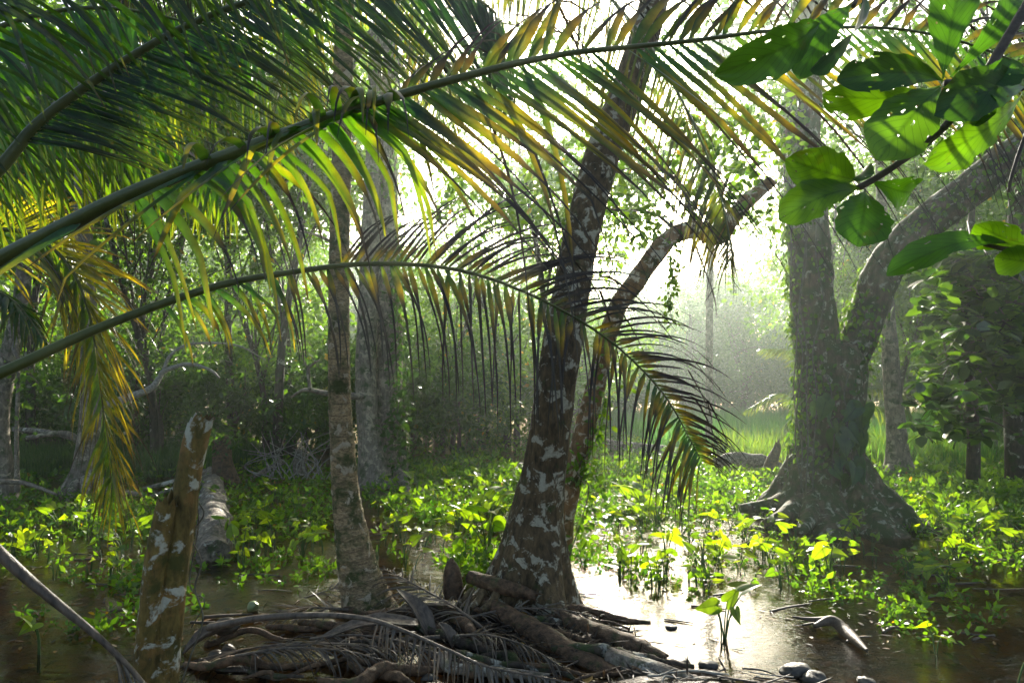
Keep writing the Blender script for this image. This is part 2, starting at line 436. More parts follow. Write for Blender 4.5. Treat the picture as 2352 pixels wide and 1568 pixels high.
# ------------------------------------------------------------------ palm fronds
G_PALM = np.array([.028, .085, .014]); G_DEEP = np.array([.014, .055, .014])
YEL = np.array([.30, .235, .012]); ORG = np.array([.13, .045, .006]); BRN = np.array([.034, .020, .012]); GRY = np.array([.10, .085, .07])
def lerp(a, b, t): return a * (1 - t) + b * t

def frond(root, ctrl, n, rows, r0=0.03, r1=0.004, start=0.2, up=(0, 0, 1), origin=(0, 0, 0), rmat=None, lmat=None, seed=0, name='frond', flat=0.8, tp=1.35):
    rg = np.random.default_rng(1000 + seed)
    M = 80
    pts = catmull(ctrl, M); T = nrm(np.gradient(pts, axis=0))
    up = np.asarray(up, float)
    mb = MB(); K = 9
    for row in rows:
        N = row.get('n', n)
        st = row.get('start', start)
        t = np.linspace(st, row.get('end', 0.995), N) + rg.normal(0, 0.25, N) * (1 - st) / N
        t = np.clip(t, 0, 1)
        if row.get('miss'): t = t[rg.random(N) > row['miss']]; N = len(t)
        f = t * (M - 1); i0 = np.clip(f.astype(int), 0, M - 2); ff = (f - i0)[:, None]
        P = pts[i0] * (1 - ff) + pts[i0 + 1] * ff
        Tt = nrm(T[i0] * (1 - ff) + T[i0 + 1] * ff)
        U = nrm(up - Tt * (Tt @ up)[:, None]); S = np.cross(Tt, U)
        tt = (t - st) / (1 - st)
        fwd = np.radians(row.get('fwd', 35) + row.get('fwd2', 25) * tt + rg.normal(0, row.get('jit', 6), N))
        el = np.radians(row.get('elev', 0) + rg.normal(0, row.get('jit', 6), N))
        d = nrm(row['side'] * S * (np.cos(fwd) * np.cos(el))[:, None] + Tt * np.sin(fwd)[:, None] + U * np.sin(el)[:, None])
        prof = np.sin(PI * np.clip(0.22 + 0.70 * tt, 0, 1)) ** 0.7 if row.get('prof') is None else row['prof'](tt)
        L = row['len'] * prof * rg.uniform(0.82, 1.08, N)
        droop = row.get('droop', 1.0) * rg.uniform(0.7, 1.3, N)
        kk = rg.integers(3, K, N); ka = (rg.random(N) < row.get('kink', 0.25)) * rg.uniform(0.4, 1.6, N)
        twist = rg.normal(row.get('roll', 0.0), 0.3, N)
        lo, hi = row.get('thr', (1.2, 1.4))
        thr = rg.uniform(lo, hi, N) + row.get('tipthr', 0) * tt ** 5 * rg.uniform(.3, 1.2, N)
        wmax = row['wid'] * rg.uniform(0.8, 1.15, N) * np.clip(prof + 0.25, 0.4, 1)
        green = lerp(np.asarray(row.get('g0', G_DEEP)), np.asarray(row.get('g1', G_PALM)), rg.random((N, 1)))
        yel = row.get('yel', YEL)[None] * rg.uniform(0.7, 1.2, (N, 1))
        brn = lerp(row.get('brn', BRN), row.get('brn2', GRY), rg.random((N, 1)) ** 1.5)
        pos = P.copy(); allv = []; allc = []; alla = []
        for k in range(K + 1):
            s = k / K
            W = nrm(Tt - d * (Tt * d).sum(1, keepdims=True)); Nn = np.cross(W, d)
            W2 = W * np.cos(twist)[:, None] + Nn * np.sin(twist)[:, None]; N2 = np.cross(W2, d)
            shp = min(1.0, 0.30 + s / 0.10) * max(0.02, (1 - s)) ** 0.55
            dry = np.clip((s - thr) / 0.08, 0, 1)
            w = 0.5 * wmax * shp * (1 - row.get('shrink', 0.55) * dry)
            foldd = 0.35 + 0.3 * dry
            w1 = (W2 * (w * np.cos(foldd))[:, None]); z1 = N2 * (w * np.sin(foldd))[:, None]
            allv.append(np.stack([pos - w1 + z1, pos, pos + w1 + z1], 1))
            yk = np.clip((s - 0.28 * thr) / (0.45 * thr + 1e-6), 0, 1)[:, None]
            bk = dry[:, None]
            ok = np.clip(1 - np.abs(s - thr) / 0.07, 0, 1)[:, None]
            cs = []
            for e in (row.get('edge', 0.08), row.get('mid', 0.6), 1.0):
                c = lerp(green, yel, yk * e * row.get('yamt', 1.0)); c = lerp(c, ORG[None], ok * 0.5); c = lerp(c, brn, bk)
                cs.append(c)
            allc.append(np.stack(cs, 1)); alla.append(np.repeat(np.stack([np.maximum(dry, ok[:, 0] * .4), 0 * dry, 0 * dry], -1)[:, None, :], 3, 1))
            pos = pos + d * (L / K)[:, None]
            g = droop * (0.35 + 1.3 * s) / K + ka * (k == kk)
            d = nrm(d + np.array([0, 0, -1.0]) * g[:, None] + rg.normal(0, row.get('wig', 0.02), (N, 3)))
        V = np.stack(allv, 1); C = np.stack(allc, 1)       # N,K+1,3,3
        N_ = N
        base = (np.arange(N_) * (K + 1) * 3)[:, None]
        q = []
        for k in range(K):
            for a in (0, 1):
                i = k * 3 + a; q.append([i, i + 1, i + 4, i + 3])
        q = (np.array(q)[None] + base[:, :, None]).reshape(-1, 4)
        mb.add(V.reshape(-1, 3), q, None, C.reshape(-1, 3), np.stack(alla, 1).reshape(-1, 3))
    fo = mb.build(name, lmat or M_frond, root, origin)
    rb = MB()
    tube(rb, pts[::3], np.linspace(1, 0, len(pts[::3])) ** tp * (r0 - r1) + r1, nseg=10, n=90,
         mod=lambda th, tt, L: 1 - 0.25 * flat * np.abs(np.sin(th)))
    rb.build('midrib', rmat or M_rachis, fo, origin)
    return fo

# --- the young palm at the left, whose fronds arch across the whole picture
yo = np.array([-2.75, 2.35, 0.0])
ypalm = thing('coconut_palm', yo, 'young coconut palm beyond the left edge, its long fronds arching across the picture', 'palm tree', 'coconut palms')
b = MB(); tube(b, [yo + (0, 0, -.15), yo + (0.02, 0, .6), yo + (.05, 0, 1.25)], [.2, .13, .15], nseg=20, n=80, ring=.05); b.build('trunk', M_palm, ypalm, yo)
C0 = yo + np.array([.05, 0, 1.15])
# the low arching frond in the middle of the picture
frond(ypalm, [C0, at(-250, 965, 2.35), at(0, 858, 2.5), at(230, 752, 2.75), at(480, 662, 3.0), at(650, 628, 3.2), at(850, 606, 3.4), at(1050, 620, 3.6), at(1230, 682, 3.75), at(1400, 782, 3.9), at(1520, 900, 4.0), at(1580, 1000, 4.03), at(1612, 1060, 4.05)], 92,
      [dict(side=1, fwd=10, fwd2=14, elev=-68, len=.86, wid=.038, droop=3.2, thr=(.04, .30), tipthr=.7, kink=.15, jit=8, start=.40, shrink=.42, miss=.06, yamt=1.0, prof=lambda t: np.clip(.55 + 1.2 * t, 0, 1) * np.clip(1.25 - .75 * t, .3, 1)),
       dict(side=-1, fwd=56, fwd2=4, elev=58, len=1.15, wid=.034, droop=1.1, thr=(.0, .14), tipthr=.4, shrink=.3, kink=.15, jit=7, start=.47, miss=.05, g0=(.03, .09, .01), prof=lambda t: np.clip(.5 + 1.4 * t, 0, 1) * np.clip(1.42 - 1.2 * t, .2, 1)),
       dict(side=1, n=11, fwd=20, fwd2=10, elev=-62, len=.60, wid=.034, droop=2.2, thr=(.5, 1.2), kink=.2, jit=14, start=.29, end=.40, prof=lambda t: .6 + .4 * t)],
      r0=.032, r1=.004, seed=1, origin=yo)
# the big yellow-green frond above it
frond(ypalm, [C0 + (0, -.1, .1), at(-500, 815, 1.95), at(-180, 690, 1.9), at(0, 598, 1.88), at(280, 455, 1.85), at(550, 348, 1.85), at(770, 266, 1.85), at(900, 224, 1.86), at(1100, 168, 1.9), at(1300, 124, 1.95), at(1560, 98, 2.02), at(1790, 70, 2.1), at(2050, 66, 2.18), at(2250, 110, 2.22), at(2420, 190, 2.25), at(2560, 300, 2.27)], 82,
      [dict(side=1, fwd=36, fwd2=10, elev=-66, len=.92, wid=.028, droop=.75, thr=(.28, .58), shrink=.6, kink=.18, jit=4, start=.43, miss=.03, edge=.1, prof=lambda t: np.clip(.8 + .6 * t, 0, 1) * np.clip(1.2 - .45 * t, .3, 1)),
       dict(side=-1, fwd=58, fwd2=4, elev=55, len=.86, wid=.032, droop=2.5, n=70, thr=(.04, .34), kink=.35, jit=9, start=.47, miss=.10, brn=BRN, brn2=GRY, prof=lambda t: np.clip(.55 + 1.0 * t, 0, 1) * np.clip(1.3 - .6 * t, .3, 1)),
       dict(side=1, n=3, fwd=5, fwd2=0, elev=-78, len=.86, wid=.026, droop=3.0, thr=(.05, .9), jit=3, start=.475, end=.60, kink=0, prof=lambda t: 1 + 0 * t),
       dict(side=1, n=9, fwd=-62, fwd2=0, elev=-20, len=.62, wid=.03, droop=.5, thr=(.6, 1.1), jit=7, start=.26, end=.42, yamt=.8, prof=lambda t: .8 + .2 * t),
       dict(side=1, n=26, fwd=30, fwd2=10, elev=-66, len=.62, wid=.030, droop=1.7, thr=(.35, 1.3), kink=.4, jit=14, start=.27, end=.44, yamt=.55, g0=(.03, .10, .01), g1=(.06, .16, .012), prof=lambda t: .75 + .25 * t),
       dict(side=1, n=16, fwd=5, fwd2=8, elev=5, len=.40, wid=.034, droop=3.2, thr=(.35, 1.1), kink=.3, jit=12, start=.33, end=.47, yamt=.5, g0=(.03, .07, .03), prof=lambda t: .7 + .3 * t)],
      r0=.043, r1=.004, seed=2, tp=1.9, origin=yo)
# the dark green frond at the top left
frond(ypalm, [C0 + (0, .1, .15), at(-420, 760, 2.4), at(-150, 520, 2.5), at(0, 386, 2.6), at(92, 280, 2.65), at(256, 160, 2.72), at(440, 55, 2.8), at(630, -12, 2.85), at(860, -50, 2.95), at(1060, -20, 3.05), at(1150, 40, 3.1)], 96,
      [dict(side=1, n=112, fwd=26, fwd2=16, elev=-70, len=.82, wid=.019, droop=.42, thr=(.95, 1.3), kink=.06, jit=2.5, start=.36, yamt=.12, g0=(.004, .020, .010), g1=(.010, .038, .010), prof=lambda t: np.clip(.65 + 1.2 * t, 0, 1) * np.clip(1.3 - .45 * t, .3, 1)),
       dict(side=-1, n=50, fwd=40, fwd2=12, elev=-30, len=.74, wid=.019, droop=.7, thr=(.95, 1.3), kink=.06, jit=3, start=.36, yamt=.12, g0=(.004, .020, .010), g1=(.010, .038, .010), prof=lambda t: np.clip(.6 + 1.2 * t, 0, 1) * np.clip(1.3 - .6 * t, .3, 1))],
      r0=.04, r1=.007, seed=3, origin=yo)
# two more fronds over the top left corner
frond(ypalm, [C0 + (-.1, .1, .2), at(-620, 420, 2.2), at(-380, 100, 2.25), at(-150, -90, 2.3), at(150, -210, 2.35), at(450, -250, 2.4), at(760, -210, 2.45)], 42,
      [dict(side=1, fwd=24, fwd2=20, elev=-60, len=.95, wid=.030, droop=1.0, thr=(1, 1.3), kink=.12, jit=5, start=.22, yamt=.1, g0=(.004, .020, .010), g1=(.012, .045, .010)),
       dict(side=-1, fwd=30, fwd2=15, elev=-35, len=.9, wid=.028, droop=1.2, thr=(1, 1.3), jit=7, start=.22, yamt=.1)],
      r0=.034, r1=.005, seed=4, origin=yo)
frond(ypalm, [C0 + (0, .3, .2), at(-460, 560, 3.0), at(-250, 250, 3.2), at(-60, 90, 3.3), at(180, 20, 3.4), at(420, 50, 3.5), at(600, 140, 3.6)], 78,
      [dict(side=1, fwd=2, fwd2=26, elev=-66, len=.95, wid=.032, droop=1.6, thr=(.9, 1.3), kink=.12, jit=6, start=.22, yamt=.35, g0=(.02, .085, .012), g1=(.05, .16, .015)),
       dict(side=-1, fwd=14, fwd2=25, elev=-50, len=.95, wid=.03, droop=1.8, thr=(.9, 1.3), jit=7, start=.22, yamt=.3, g0=(.02, .08, .012), g1=(.05, .16, .015))],
      r0=.034, r1=.005, seed=5, origin=yo)
frond(ypalm, [C0 + (-.1, .3, .1), at(-560, 700, 3.3), at(-300, 430, 3.6), at(-80, 300, 3.8), at(150, 270, 3.9), at(380, 330, 4.0), at(540, 450, 4.05)], 70,
      [dict(side=1, fwd=6, fwd2=26, elev=-66, len=.8, wid=.030, droop=1.6, thr=(.9, 1.3), kink=.12, jit=7, start=.25, yamt=.45, g0=(.03, .10, .012), g1=(.06, .17, .015)),
       dict(side=-1, fwd=20, fwd2=20, elev=-40, len=.75, wid=.028, droop=1.6, thr=(.9, 1.3), jit=7, start=.25, yamt=.4, g0=(.03, .10, .012), g1=(.06, .17, .015))],
      r0=.03, r1=.004, seed=6, origin=yo)

# --- palm beyond the left edge with the drooping yellow frond
lo = at(-330, 1440, 4.9); lo[2] = 0
lpalm = thing('coconut_palm', lo, 'coconut palm outside the left edge, its yellowing frond drooping before a pale trunk', 'palm tree', 'coconut palms')
b = MB(); tube(b, [lo + (0, 0, -.2), lo + (.05, 0, 1.2), lo + (.15, .02, 2.75)], [.2, .13, .13], nseg=20, n=120, ring=.08); b.build('trunk', M_palm, lpalm, lo)
L0 = lo + np.array([.15, .02, 2.7])
frond(lpalm, [L0, at(-120, 560, 4.95), at(0, 528, 5.0), at(90, 548, 5.05), at(165, 620, 5.1), at(205, 720, 5.12), at(222, 820, 5.14), at(236, 930, 5.15), at(252, 1030, 5.16), at(262, 1115, 5.17)], 84,
      [dict(side=-1, fwd=52, fwd2=16, elev=15, len=.95, wid=.030, droop=1.4, thr=(.35, .9), kink=.1, jit=9, start=.12, n=100, brn=np.array([.13, .085, .035]), brn2=np.array([.2, .13, .05]), yamt=1.0, g0=(.10, .13, .012), g1=(.16, .16, .012), prof=lambda t: np.clip(1.15 - .55 * t, .3, 1)),
       dict(side=1, fwd=50, fwd2=14, elev=-15, len=.85, wid=.032, droop=1.5, n=100, brn=np.array([.13, .085, .035]), thr=(.4, 1.0), kink=.1, jit=8, start=.12, yamt=.95, g0=(.06, .13, .012), g1=(.1, .17, .015), prof=lambda t: np.clip(1.15 - .5 * t, .3, 1))],
      r0=.03, r1=.004, seed=7, origin=lo, up=(.15,-1,.5))
frond(lpalm, [L0, at(-200, 430, 5.2), at(-60, 400, 5.4), at(60, 440, 5.5), at(150, 540, 5.6), at(190, 640, 5.65)], 60,
      [dict(side=s, fwd=45, fwd2=15, elev=-5, len=.6, wid=.03, droop=1.4, thr=(.6, 1.2), jit=8, start=.2, yamt=.7) for s in (1, -1)], r0=.025, r1=.004, seed=8, origin=lo)
frond(lpalm, [L0, at(-180, 640, 4.6), at(-80, 640, 4.5), at(30, 690, 4.45), at(100, 780, 4.4)], 40,
      [dict(side=s, fwd=45, fwd2=15, elev=-15, len=.42, wid=.028, droop=1.6, thr=(.8, 1.3), jit=9, start=.3, yamt=.3) for s in (1, -1)], r0=.022, r1=.004, seed=9, origin=lo)

# --- ringed coconut trunk in the centre left with its crown above the frame
YT = 5.15
po = at(846, 1400, YT); po[2] = 0
palm = thing('coconut_palm', po, 'tall coconut palm with straight ringed grey-brown trunk, swollen base on the mud bank', 'palm tree', 'coconut palms')
b = MB()
pxtube(b, [(862, 1450, YT, 150), (846, 1395, YT, 120), (826, 1320, YT, 94), (808, 1230, YT, 76), (794, 1130, YT, 62), (786, 1020, YT, 54), (780, 900, YT, 50), (778, 700, YT, 47), (781, 500, YT, 45), (786, 300, YT, 44), (790, 60, YT, 43), (792, -130, YT, 46)],
       nseg=28, n=520, ring=0.085, rough=.05, rs=14)
b.build('trunk', M_palm, palm, po)
P0 = at(792, -130, YT)
frond(palm, [P0, at(900, -240, 5.0), at(1080, -230, 4.8), at(1280, -120, 4.65), at(1440, 40, 4.55), at(1550, 200, 4.5), at(1625, 360, 4.45), at(1662, 480, 4.43), at(1682, 590, 4.42)], 100,
      [dict(side=1, fwd=22, fwd2=45, elev=-45, len=.85, wid=.022, droop=2.4, thr=(.25, .9), kink=.1, jit=6, start=.12, yamt=.4, g0=(.03, .05, .02), g1=(.06, .09, .02), brn=GRY * .6, brn2=GRY),
       dict(side=-1, fwd=40, fwd2=32, elev=-12, len=.8, wid=.022, droop=2.0, thr=(.2, .7), kink=.1, jit=6, start=.12, yamt=.4, g0=(.03, .05, .02), g1=(.06, .08, .02), brn=GRY * .6, brn2=GRY)],
      r0=.03, r1=.005, seed=11, origin=po, up=(.3,-.5,.8))
frond(palm, [P0, at(700, -260, 5.0), at(560, -260, 4.9), at(400, -190, 4.8), at(280, -60, 4.75), at(210, 90, 4.7)], 90,
      [dict(side=s, fwd=18, fwd2=20, elev=-40, len=1.05, wid=.030, droop=2.6, thr=(.1, .5), kink=.1, jit=5, start=.12, yamt=.2, g0=(.02, .035, .012), brn=BRN * .6, brn2=BRN) for s in (1, -1)], r0=.03, r1=.005, seed=12, origin=po)
frond(palm, [P0, at(830, -240, 5.4), at(980, -230, 5.8), at(1150, -140, 6.1), at(1260, -20, 6.3)], 80,
      [dict(side=s, fwd=20, fwd2=20, elev=-30, len=.95, wid=.03, droop=2.2, thr=(.8, 1.3), jit=6, start=.12, yamt=.35, g0=(.035, .08, .02), g1=(.07, .12, .025)) for s in (1, -1)], r0=.03, r1=.005, seed=13, origin=po)
frond(palm, [P0, at(700, -220, 5.6), at(560, -160, 6.0), at(420, 0, 6.3), at(340, 180, 6.5), at(310, 330, 6.5)], 80,
      [dict(side=s, fwd=25, fwd2=25, elev=-25, len=.95, wid=.032, droop=1.8, thr=(.7, 1.3), jit=7, start=.15, yamt=.7, g0=(.04, .10, .012), g1=(.08, .17, .015)) for s in (1, -1)], r0=.03, r1=.005, seed=14, origin=po)
frond(palm, [P0, at(830, -160, 5.6), at(800, -60, 6.0), at(700, 60, 6.2), at(640, 220, 6.3), at(630, 330, 6.3)], 76,
      [dict(side=s, fwd=30, fwd2=25, elev=-25, len=.7, wid=.03, droop=1.7, thr=(.6, 1.2), jit=7, start=.15, yamt=.8, g0=(.04, .10, .012), g1=(.08, .17, .015)) for s in (1, -1)], r0=.03, r1=.005, seed=15, origin=po)
frond(palm, [P0, at(880, -140, 5.3), at(960, -20, 5.6), at(1010, 150, 5.8), at(1010, 300, 5.85)], 70,
      [dict(side=s, fwd=35, fwd2=25, elev=-15, len=.7, wid=.03, droop=1.7, thr=(.6, 1.2), jit=7, start=.15, yamt=.7, g0=(.03, .07, .02), g1=(.06, .13, .02)) for s in (1, -1)], r0=.03, r1=.005, seed=16, origin=po)

# --- small hazy palm behind the forked tree
so = at(1925, 1000, 16.0); so[2] = 0
spalm = thing('coconut_palm', so, 'small pale young palm in the mist behind the forked tree', 'palm tree', 'coconut palms')
b = MB(); tube(b, [so, so + (0, 0, .5), so + (.05, 0, .9)], [.16, .12, .12], nseg=12, n=40, ring=.1); b.build('trunk', M_palm, spalm, so)
S0 = so + np.array([.05, 0, .85])
for k, cs in enumerate([[(1870, 860), (1820, 810), (1760, 800)], [(1850, 930), (1790, 905), (1715, 940)], [(1880, 900), (1820, 960), (1790, 1010)], [(1990, 890), (2060, 900), (2100, 975)], [(1960, 850), (2020, 880), (2060, 900)], [(1990, 930), (2040, 950), (2075, 985)], [(1900, 800), (1905, 740), (1870, 690)], [(1960, 800), (2000, 720), (2050, 700)]]):
    frond(spalm, [S0] + [at(x, y, 16 + .2 * (k % 3 - 1)) for x, y in cs], 46,
          [dict(side=s, fwd=35, fwd2=25, elev=-10, len=.62, wid=.045, droop=1.2, thr=(.9, 1.3), start=.2, yamt=.3, g0=(.05, .11, .03), g1=(.08, .15, .04)) for s in (1, -1)], r0=.025, r1=.006, seed=30 + k, origin=so)

# ------------------------------------------------------------------ foliage helpers
def leaf_cloud(mb, centers, rad, per, size, pal, rg, tmpl=TS, up=0.7, squash=0.8, hang=0.35):
    """clumps of single leaves round given centres"""
    N = len(centers) * per
    c = np.repeat(np.asarray(centers), per, 0)
    r = np.repeat(np.broadcast_to(np.asarray(rad, float), (len(centers),)), per)
    off = rdir(N, squash, rg) * (rg.random(N) ** 0.45 * r)[:, None]
    P = c + off
    d = nrm(off / np.maximum(r[:, None], 1e-6) + rdir(N, 1, rg) * 0.9 + np.array([0, 0, -hang]))
    nv = nrm(rdir(N, 1, rg) * 0.8 + np.array([0, 0, up]))
    R = frames(d, nv)
    S = size * rg.uniform(0.6, 1.25, N)
    pal = np.asarray(pal, float)
    cl = np.repeat(rg.random(len(centers)), per)[:, None] * 0.6 + rg.random((N, 1)) * 0.4
    col = lerp(pal[0], pal[1], cl)
    if len(pal) > 2:
        pick = rg.random(N) < 0.012; col[pick] = pal[2]
    mb.inst(*tmpl, R, P, S, col)

DG = [(.018, .060, .012), (.050, .120, .018), (.14, .15, .02)]     # dark green, fresh green, yellow
FG = [(.032, .100, .010), (.100, .200, .014), (.30, .22, .02)]
BG = [(.018, .062, .020), (.050, .115, .026), (.10, .13, .03)]

def make_tree_proto(name, h, cr, ch, ncl, per, size, pal, seed, bark, tr=0.13, tmpl=TS, low=0.35, label='', cat='tree'):
    """a whole tree at the origin: trunk with limbs, and a crown of leaf clumps spread through its volume"""
    rg = np.random.default_rng(seed)
    root = thing(name, (0, 0, 0), label, cat)
    tb = MB()
    lean = rg.normal(0, .06, 2) * h
    top = np.array([lean[0], lean[1], h * .8])
    tp = tube(tb, [(0, 0, -.3), (lean[0] * .1 + rg.normal(0, .1), lean[1] * .1, h * .25), (lean[0] * .5, lean[1] * .5 + rg.normal(0, .1), h * .5), top],
              [tr * 1.5, tr, tr * .8, tr * .35], nseg=10, n=30, rough=.15)
    u = rdir(ncl, 1, rg); rr = rg.random(ncl) ** 0.42
    cc = u * rr[:, None] * np.array([cr, cr, ch / 2])
    cc[:, 2] += h - ch / 2
    # uneven outline: drop clumps in some directions
    keep = vnoise(cc + seed, 1.6 / cr, 2) > -0.30
    cc = cc[keep]
    for k in range(12):
        j = rg.integers(len(cc)); i = int(np.clip((0.3 + 0.65 * rg.random()) * 29, 4, 28))
        a = tp[i]; e = cc[j]
        m = (a + e) / 2 + np.array([0, 0, .12 * np.linalg.norm(e - a)]) + rg.normal(0, .1, 3)
        w = tr * .42 * (1 - i / 40)
        tube(tb, [a, m, e], [w, w * .6, w * .18], nseg=6, n=12, rough=.1)
    tb.build('trunk', bark, root)
    cb = MB()
    leaf_cloud(cb, cc, rg.uniform(.10, .26, len(cc)) * cr, per, size, pal, rg, tmpl)
    cb.build('crown', M_leaf, root)
    return root

protos = {}
# far and middle trees, each kind built once and copied
protos['tall'] = make_tree_proto('broadleaf_tree', 12.0, 3.6, 11.6, 150, 56, .30, BG, 1, M_dark_bark, .2, TC)
protos['round'] = make_tree_proto('broadleaf_tree', 8.0, 3.0, 6.4, 105, 70, .18, FG, 2, M_pale, .15, TC)
protos['loose'] = make_tree_proto('broadleaf_tree', 9.0, 2.8, 6.4, 80, 60, .16, FG, 3, M_dark_bark, .08, TC)
protos['high'] = make_tree_proto('broadleaf_tree', 10.5, 3.0, 5.6, 115, 62, .20, FG, 8, M_dark_bark, .085, TC)
protos['shrub'] = make_tree_proto('shrub', 3.0, 1.7, 2.9, 85, 55, .14, DG, 4, M_twig, .05, TC)
protos['bush'] = make_tree_proto('shrub', 2.2, 1.4, 2.2, 75, 46, .115, FG, 5, M_twig, .04, TC)
protos['vined'] = make_tree_proto('vine_covered_tree', 7.0, 2.4, 7.0, 130, 80, .17, BG, 6, M_dark_bark, .15, TC)
used = set()
def place(kind, x, y, s, label, group, rz=None, z=None, sz=1.0):
    p = protos[kind]
    if kind in used: o = copy_tree(p)
    else: o = p; used.add(kind)
    o.location = (x, y, float(ground_h(np.array([x]), np.array([y]))[0]) if z is None else z)
    o.rotation_euler = (0, 0, random.uniform(0, 6.28) if rz is None else rz); o.scale = (s, s, s * sz)
    o['label'] = label; o['group'] = group
    return o

# far wall of the forest
for x in np.arange(-40, 52, 4.2):
    y = 41 + random.uniform(-4, 6) + abs(x) * .05
    if -1 < x < 24: s = random.uniform(.52, .64) if x < 6 else random.uniform(.62, .82)
    elif x <= -1 and x > -14: s = random.uniform(.52, .64)
    else: s = random.uniform(.85, 1.05)
    place('tall', x + random.uniform(-1, 1), y, s, 'dense pale green forest tree fading into mist at the back of the swamp', 'misty trees at the back')
for x in np.arange(-60, 75, 6.0):
    place('tall', x + random.uniform(-2, 2), 58 + random.uniform(-3, 5), random.uniform(1.15, 1.35) if not (4 < x < 22) else random.uniform(.85, .95), 'dense pale green forest tree fading into mist at the back of the swamp', 'misty trees at the back')
for x, y, s in [(7.5, 29, .9), (10.5, 31, .95), (13.2, 30, .8), (5.2, 31, .85), (9, 34, 1.1), (12, 35, 1.1), (15.5, 33, 1.05)]:
    place('vined', x, y, s, 'vine-draped tree in sunlit mist beyond the far grass', 'vine-draped trees in the mist')
for x, y, s in [(-2, 34, .55), (1.5, 35, .58), (3.6, 37, .55), (-4.5, 36, .6)]:
    place('tall', x, y, s, 'dense pale green forest tree fading into mist at the back of the swamp', 'misty trees at the back')
# the dark wood on the left
for x, y, s in [(-15, 17, 1.05), (-9.5, 27, 1.0), (-17.5, 24, 1.3), (-3.2, 29, 1.0), (-13, 30, 1.1)]:
    place('round', x, y, s, 'leafy green tree in the dark wood behind the broken post', 'trees of the dark wood on the left')
for x, y, s in [(-7.2, 13.8, .85), (-10.2, 14.5, 1.0), (-.9, 24, .7), (-5.6, 15.6, .8), (-1.8, 17.5, .68), (-.1, 19.5, 1.0), ]:
    place('loose', x, y, s, 'loose sunlit tree with small yellow-green leaves behind the coconut trunk', 'loose sunlit trees behind the coconut trunk')
for i, x in enumerate(np.arange(-15, -1.2, 1.25)):
    place('shrub', x, 14.6 + 2.0 * ((i * 7) % 3) / 2 + random.uniform(-.4, .4), random.uniform(.75, 1.1), 'dark understorey shrub at the edge of the left wood', 'dark understorey shrubs')
for i, x in enumerate(np.arange(-16, -4.6, 1.3)):
    place('bush', x, 18.5 + 2.5 * ((i * 5) % 3) / 2, random.uniform(1.5, 2.1), 'sunlit green bush standing deep in the left wood', 'sunlit bushes in the left wood')
for i, x in enumerate(np.arange(-4.6, 2.6, 0.95)):
    place('bush', x + random.uniform(-.3, .3), 18.0 + 2.5 * ((i * 5) % 3) / 2, random.uniform(1.4, 2.2), 'misty green bush standing between the twin pale trunks and the leaning trunk', 'misty bushes in the middle')
for i, x in enumerate(np.arange(3.5, 24, 1.7)):
    place('shrub', x, 34.5 + (i * 7 % 3), random.uniform(1.2, 1.7), 'misty low shrub at the far edge of the grass', 'misty shrubs at the far grass edge')
for x, y, s in [(-1.5, 23, 1.5), (.6, 25, 1.6), (2.4, 26, 1.5), (3.6, 27.5, 1.3)]:
    place('shrub', x, y, s, 'tall misty shrub behind the middle bushes', 'tall misty shrubs in the middle')
for x, y, s in [(1.0, 14.2, .8), (-5.2, 16.2, 1.05), (-6.4, 15.8, 1.0), (-9, 17, 1.05), (-12, 18, 1.1), (-7.9, 14.2, .95), (-10.8, 15.5, 1.05), (-4.9, 14.2, .95), (10.6, 19, .9)]:
    place('high', x, y, s, 'tall tree with a high sunlit yellow-green crown behind the palm fronds', 'high crowned trees behind the palms')
for i, x in enumerate(np.arange(-42, 54, 2.5)):
    place('vined', x, 45 + (i * 7 % 4), random.uniform(.62, .85), 'low leafy thicket closing the back of the swamp', 'thickets at the back')
# right side
for x, y, s in [(14.5, 20, 1.1), (12.5, 24, 1.2), (17, 25, 1.4), (19, 20, 1.3), (15.5, 16, 1.0), (22, 28, 1.6), (11.4, 17.5, .8)]:
    place('round', x, y, s, 'shadowed leafy tree behind the right edge trunk', 'trees of the shaded right side')
for x, y, s in [(9.8, 17.5, .85), (8.6, 18.5, .95)]:
    place('loose', x, y, s, 'sunlit loose tree seen through the fork of the big trunk', 'sunlit trees behind the forked trunk')
for x, y, s in [(11.5, 16, .8), (13, 14.5, .9), (14.4, 16.5, 1.1)]:
    place('shrub', x, y, s, 'dark shrub at the waterside near the right edge trunk', 'dark shrubs on the right')
for k, p in protos.items():
    if k not in used: bpy.data.objects.remove(p)

# ------------------------------------------------------------------ individual trees
def buttress(k, amp, ph, tfall=0.22, sharp=1.0):
    def f(th, tt, L):
        a = amp * np.clip(1 - tt / tfall, 0, 1) ** 1.6
        return 1 + a * (np.abs(np.cos(k * th / 2 + ph)) ** sharp * 2 - 1)
    return f

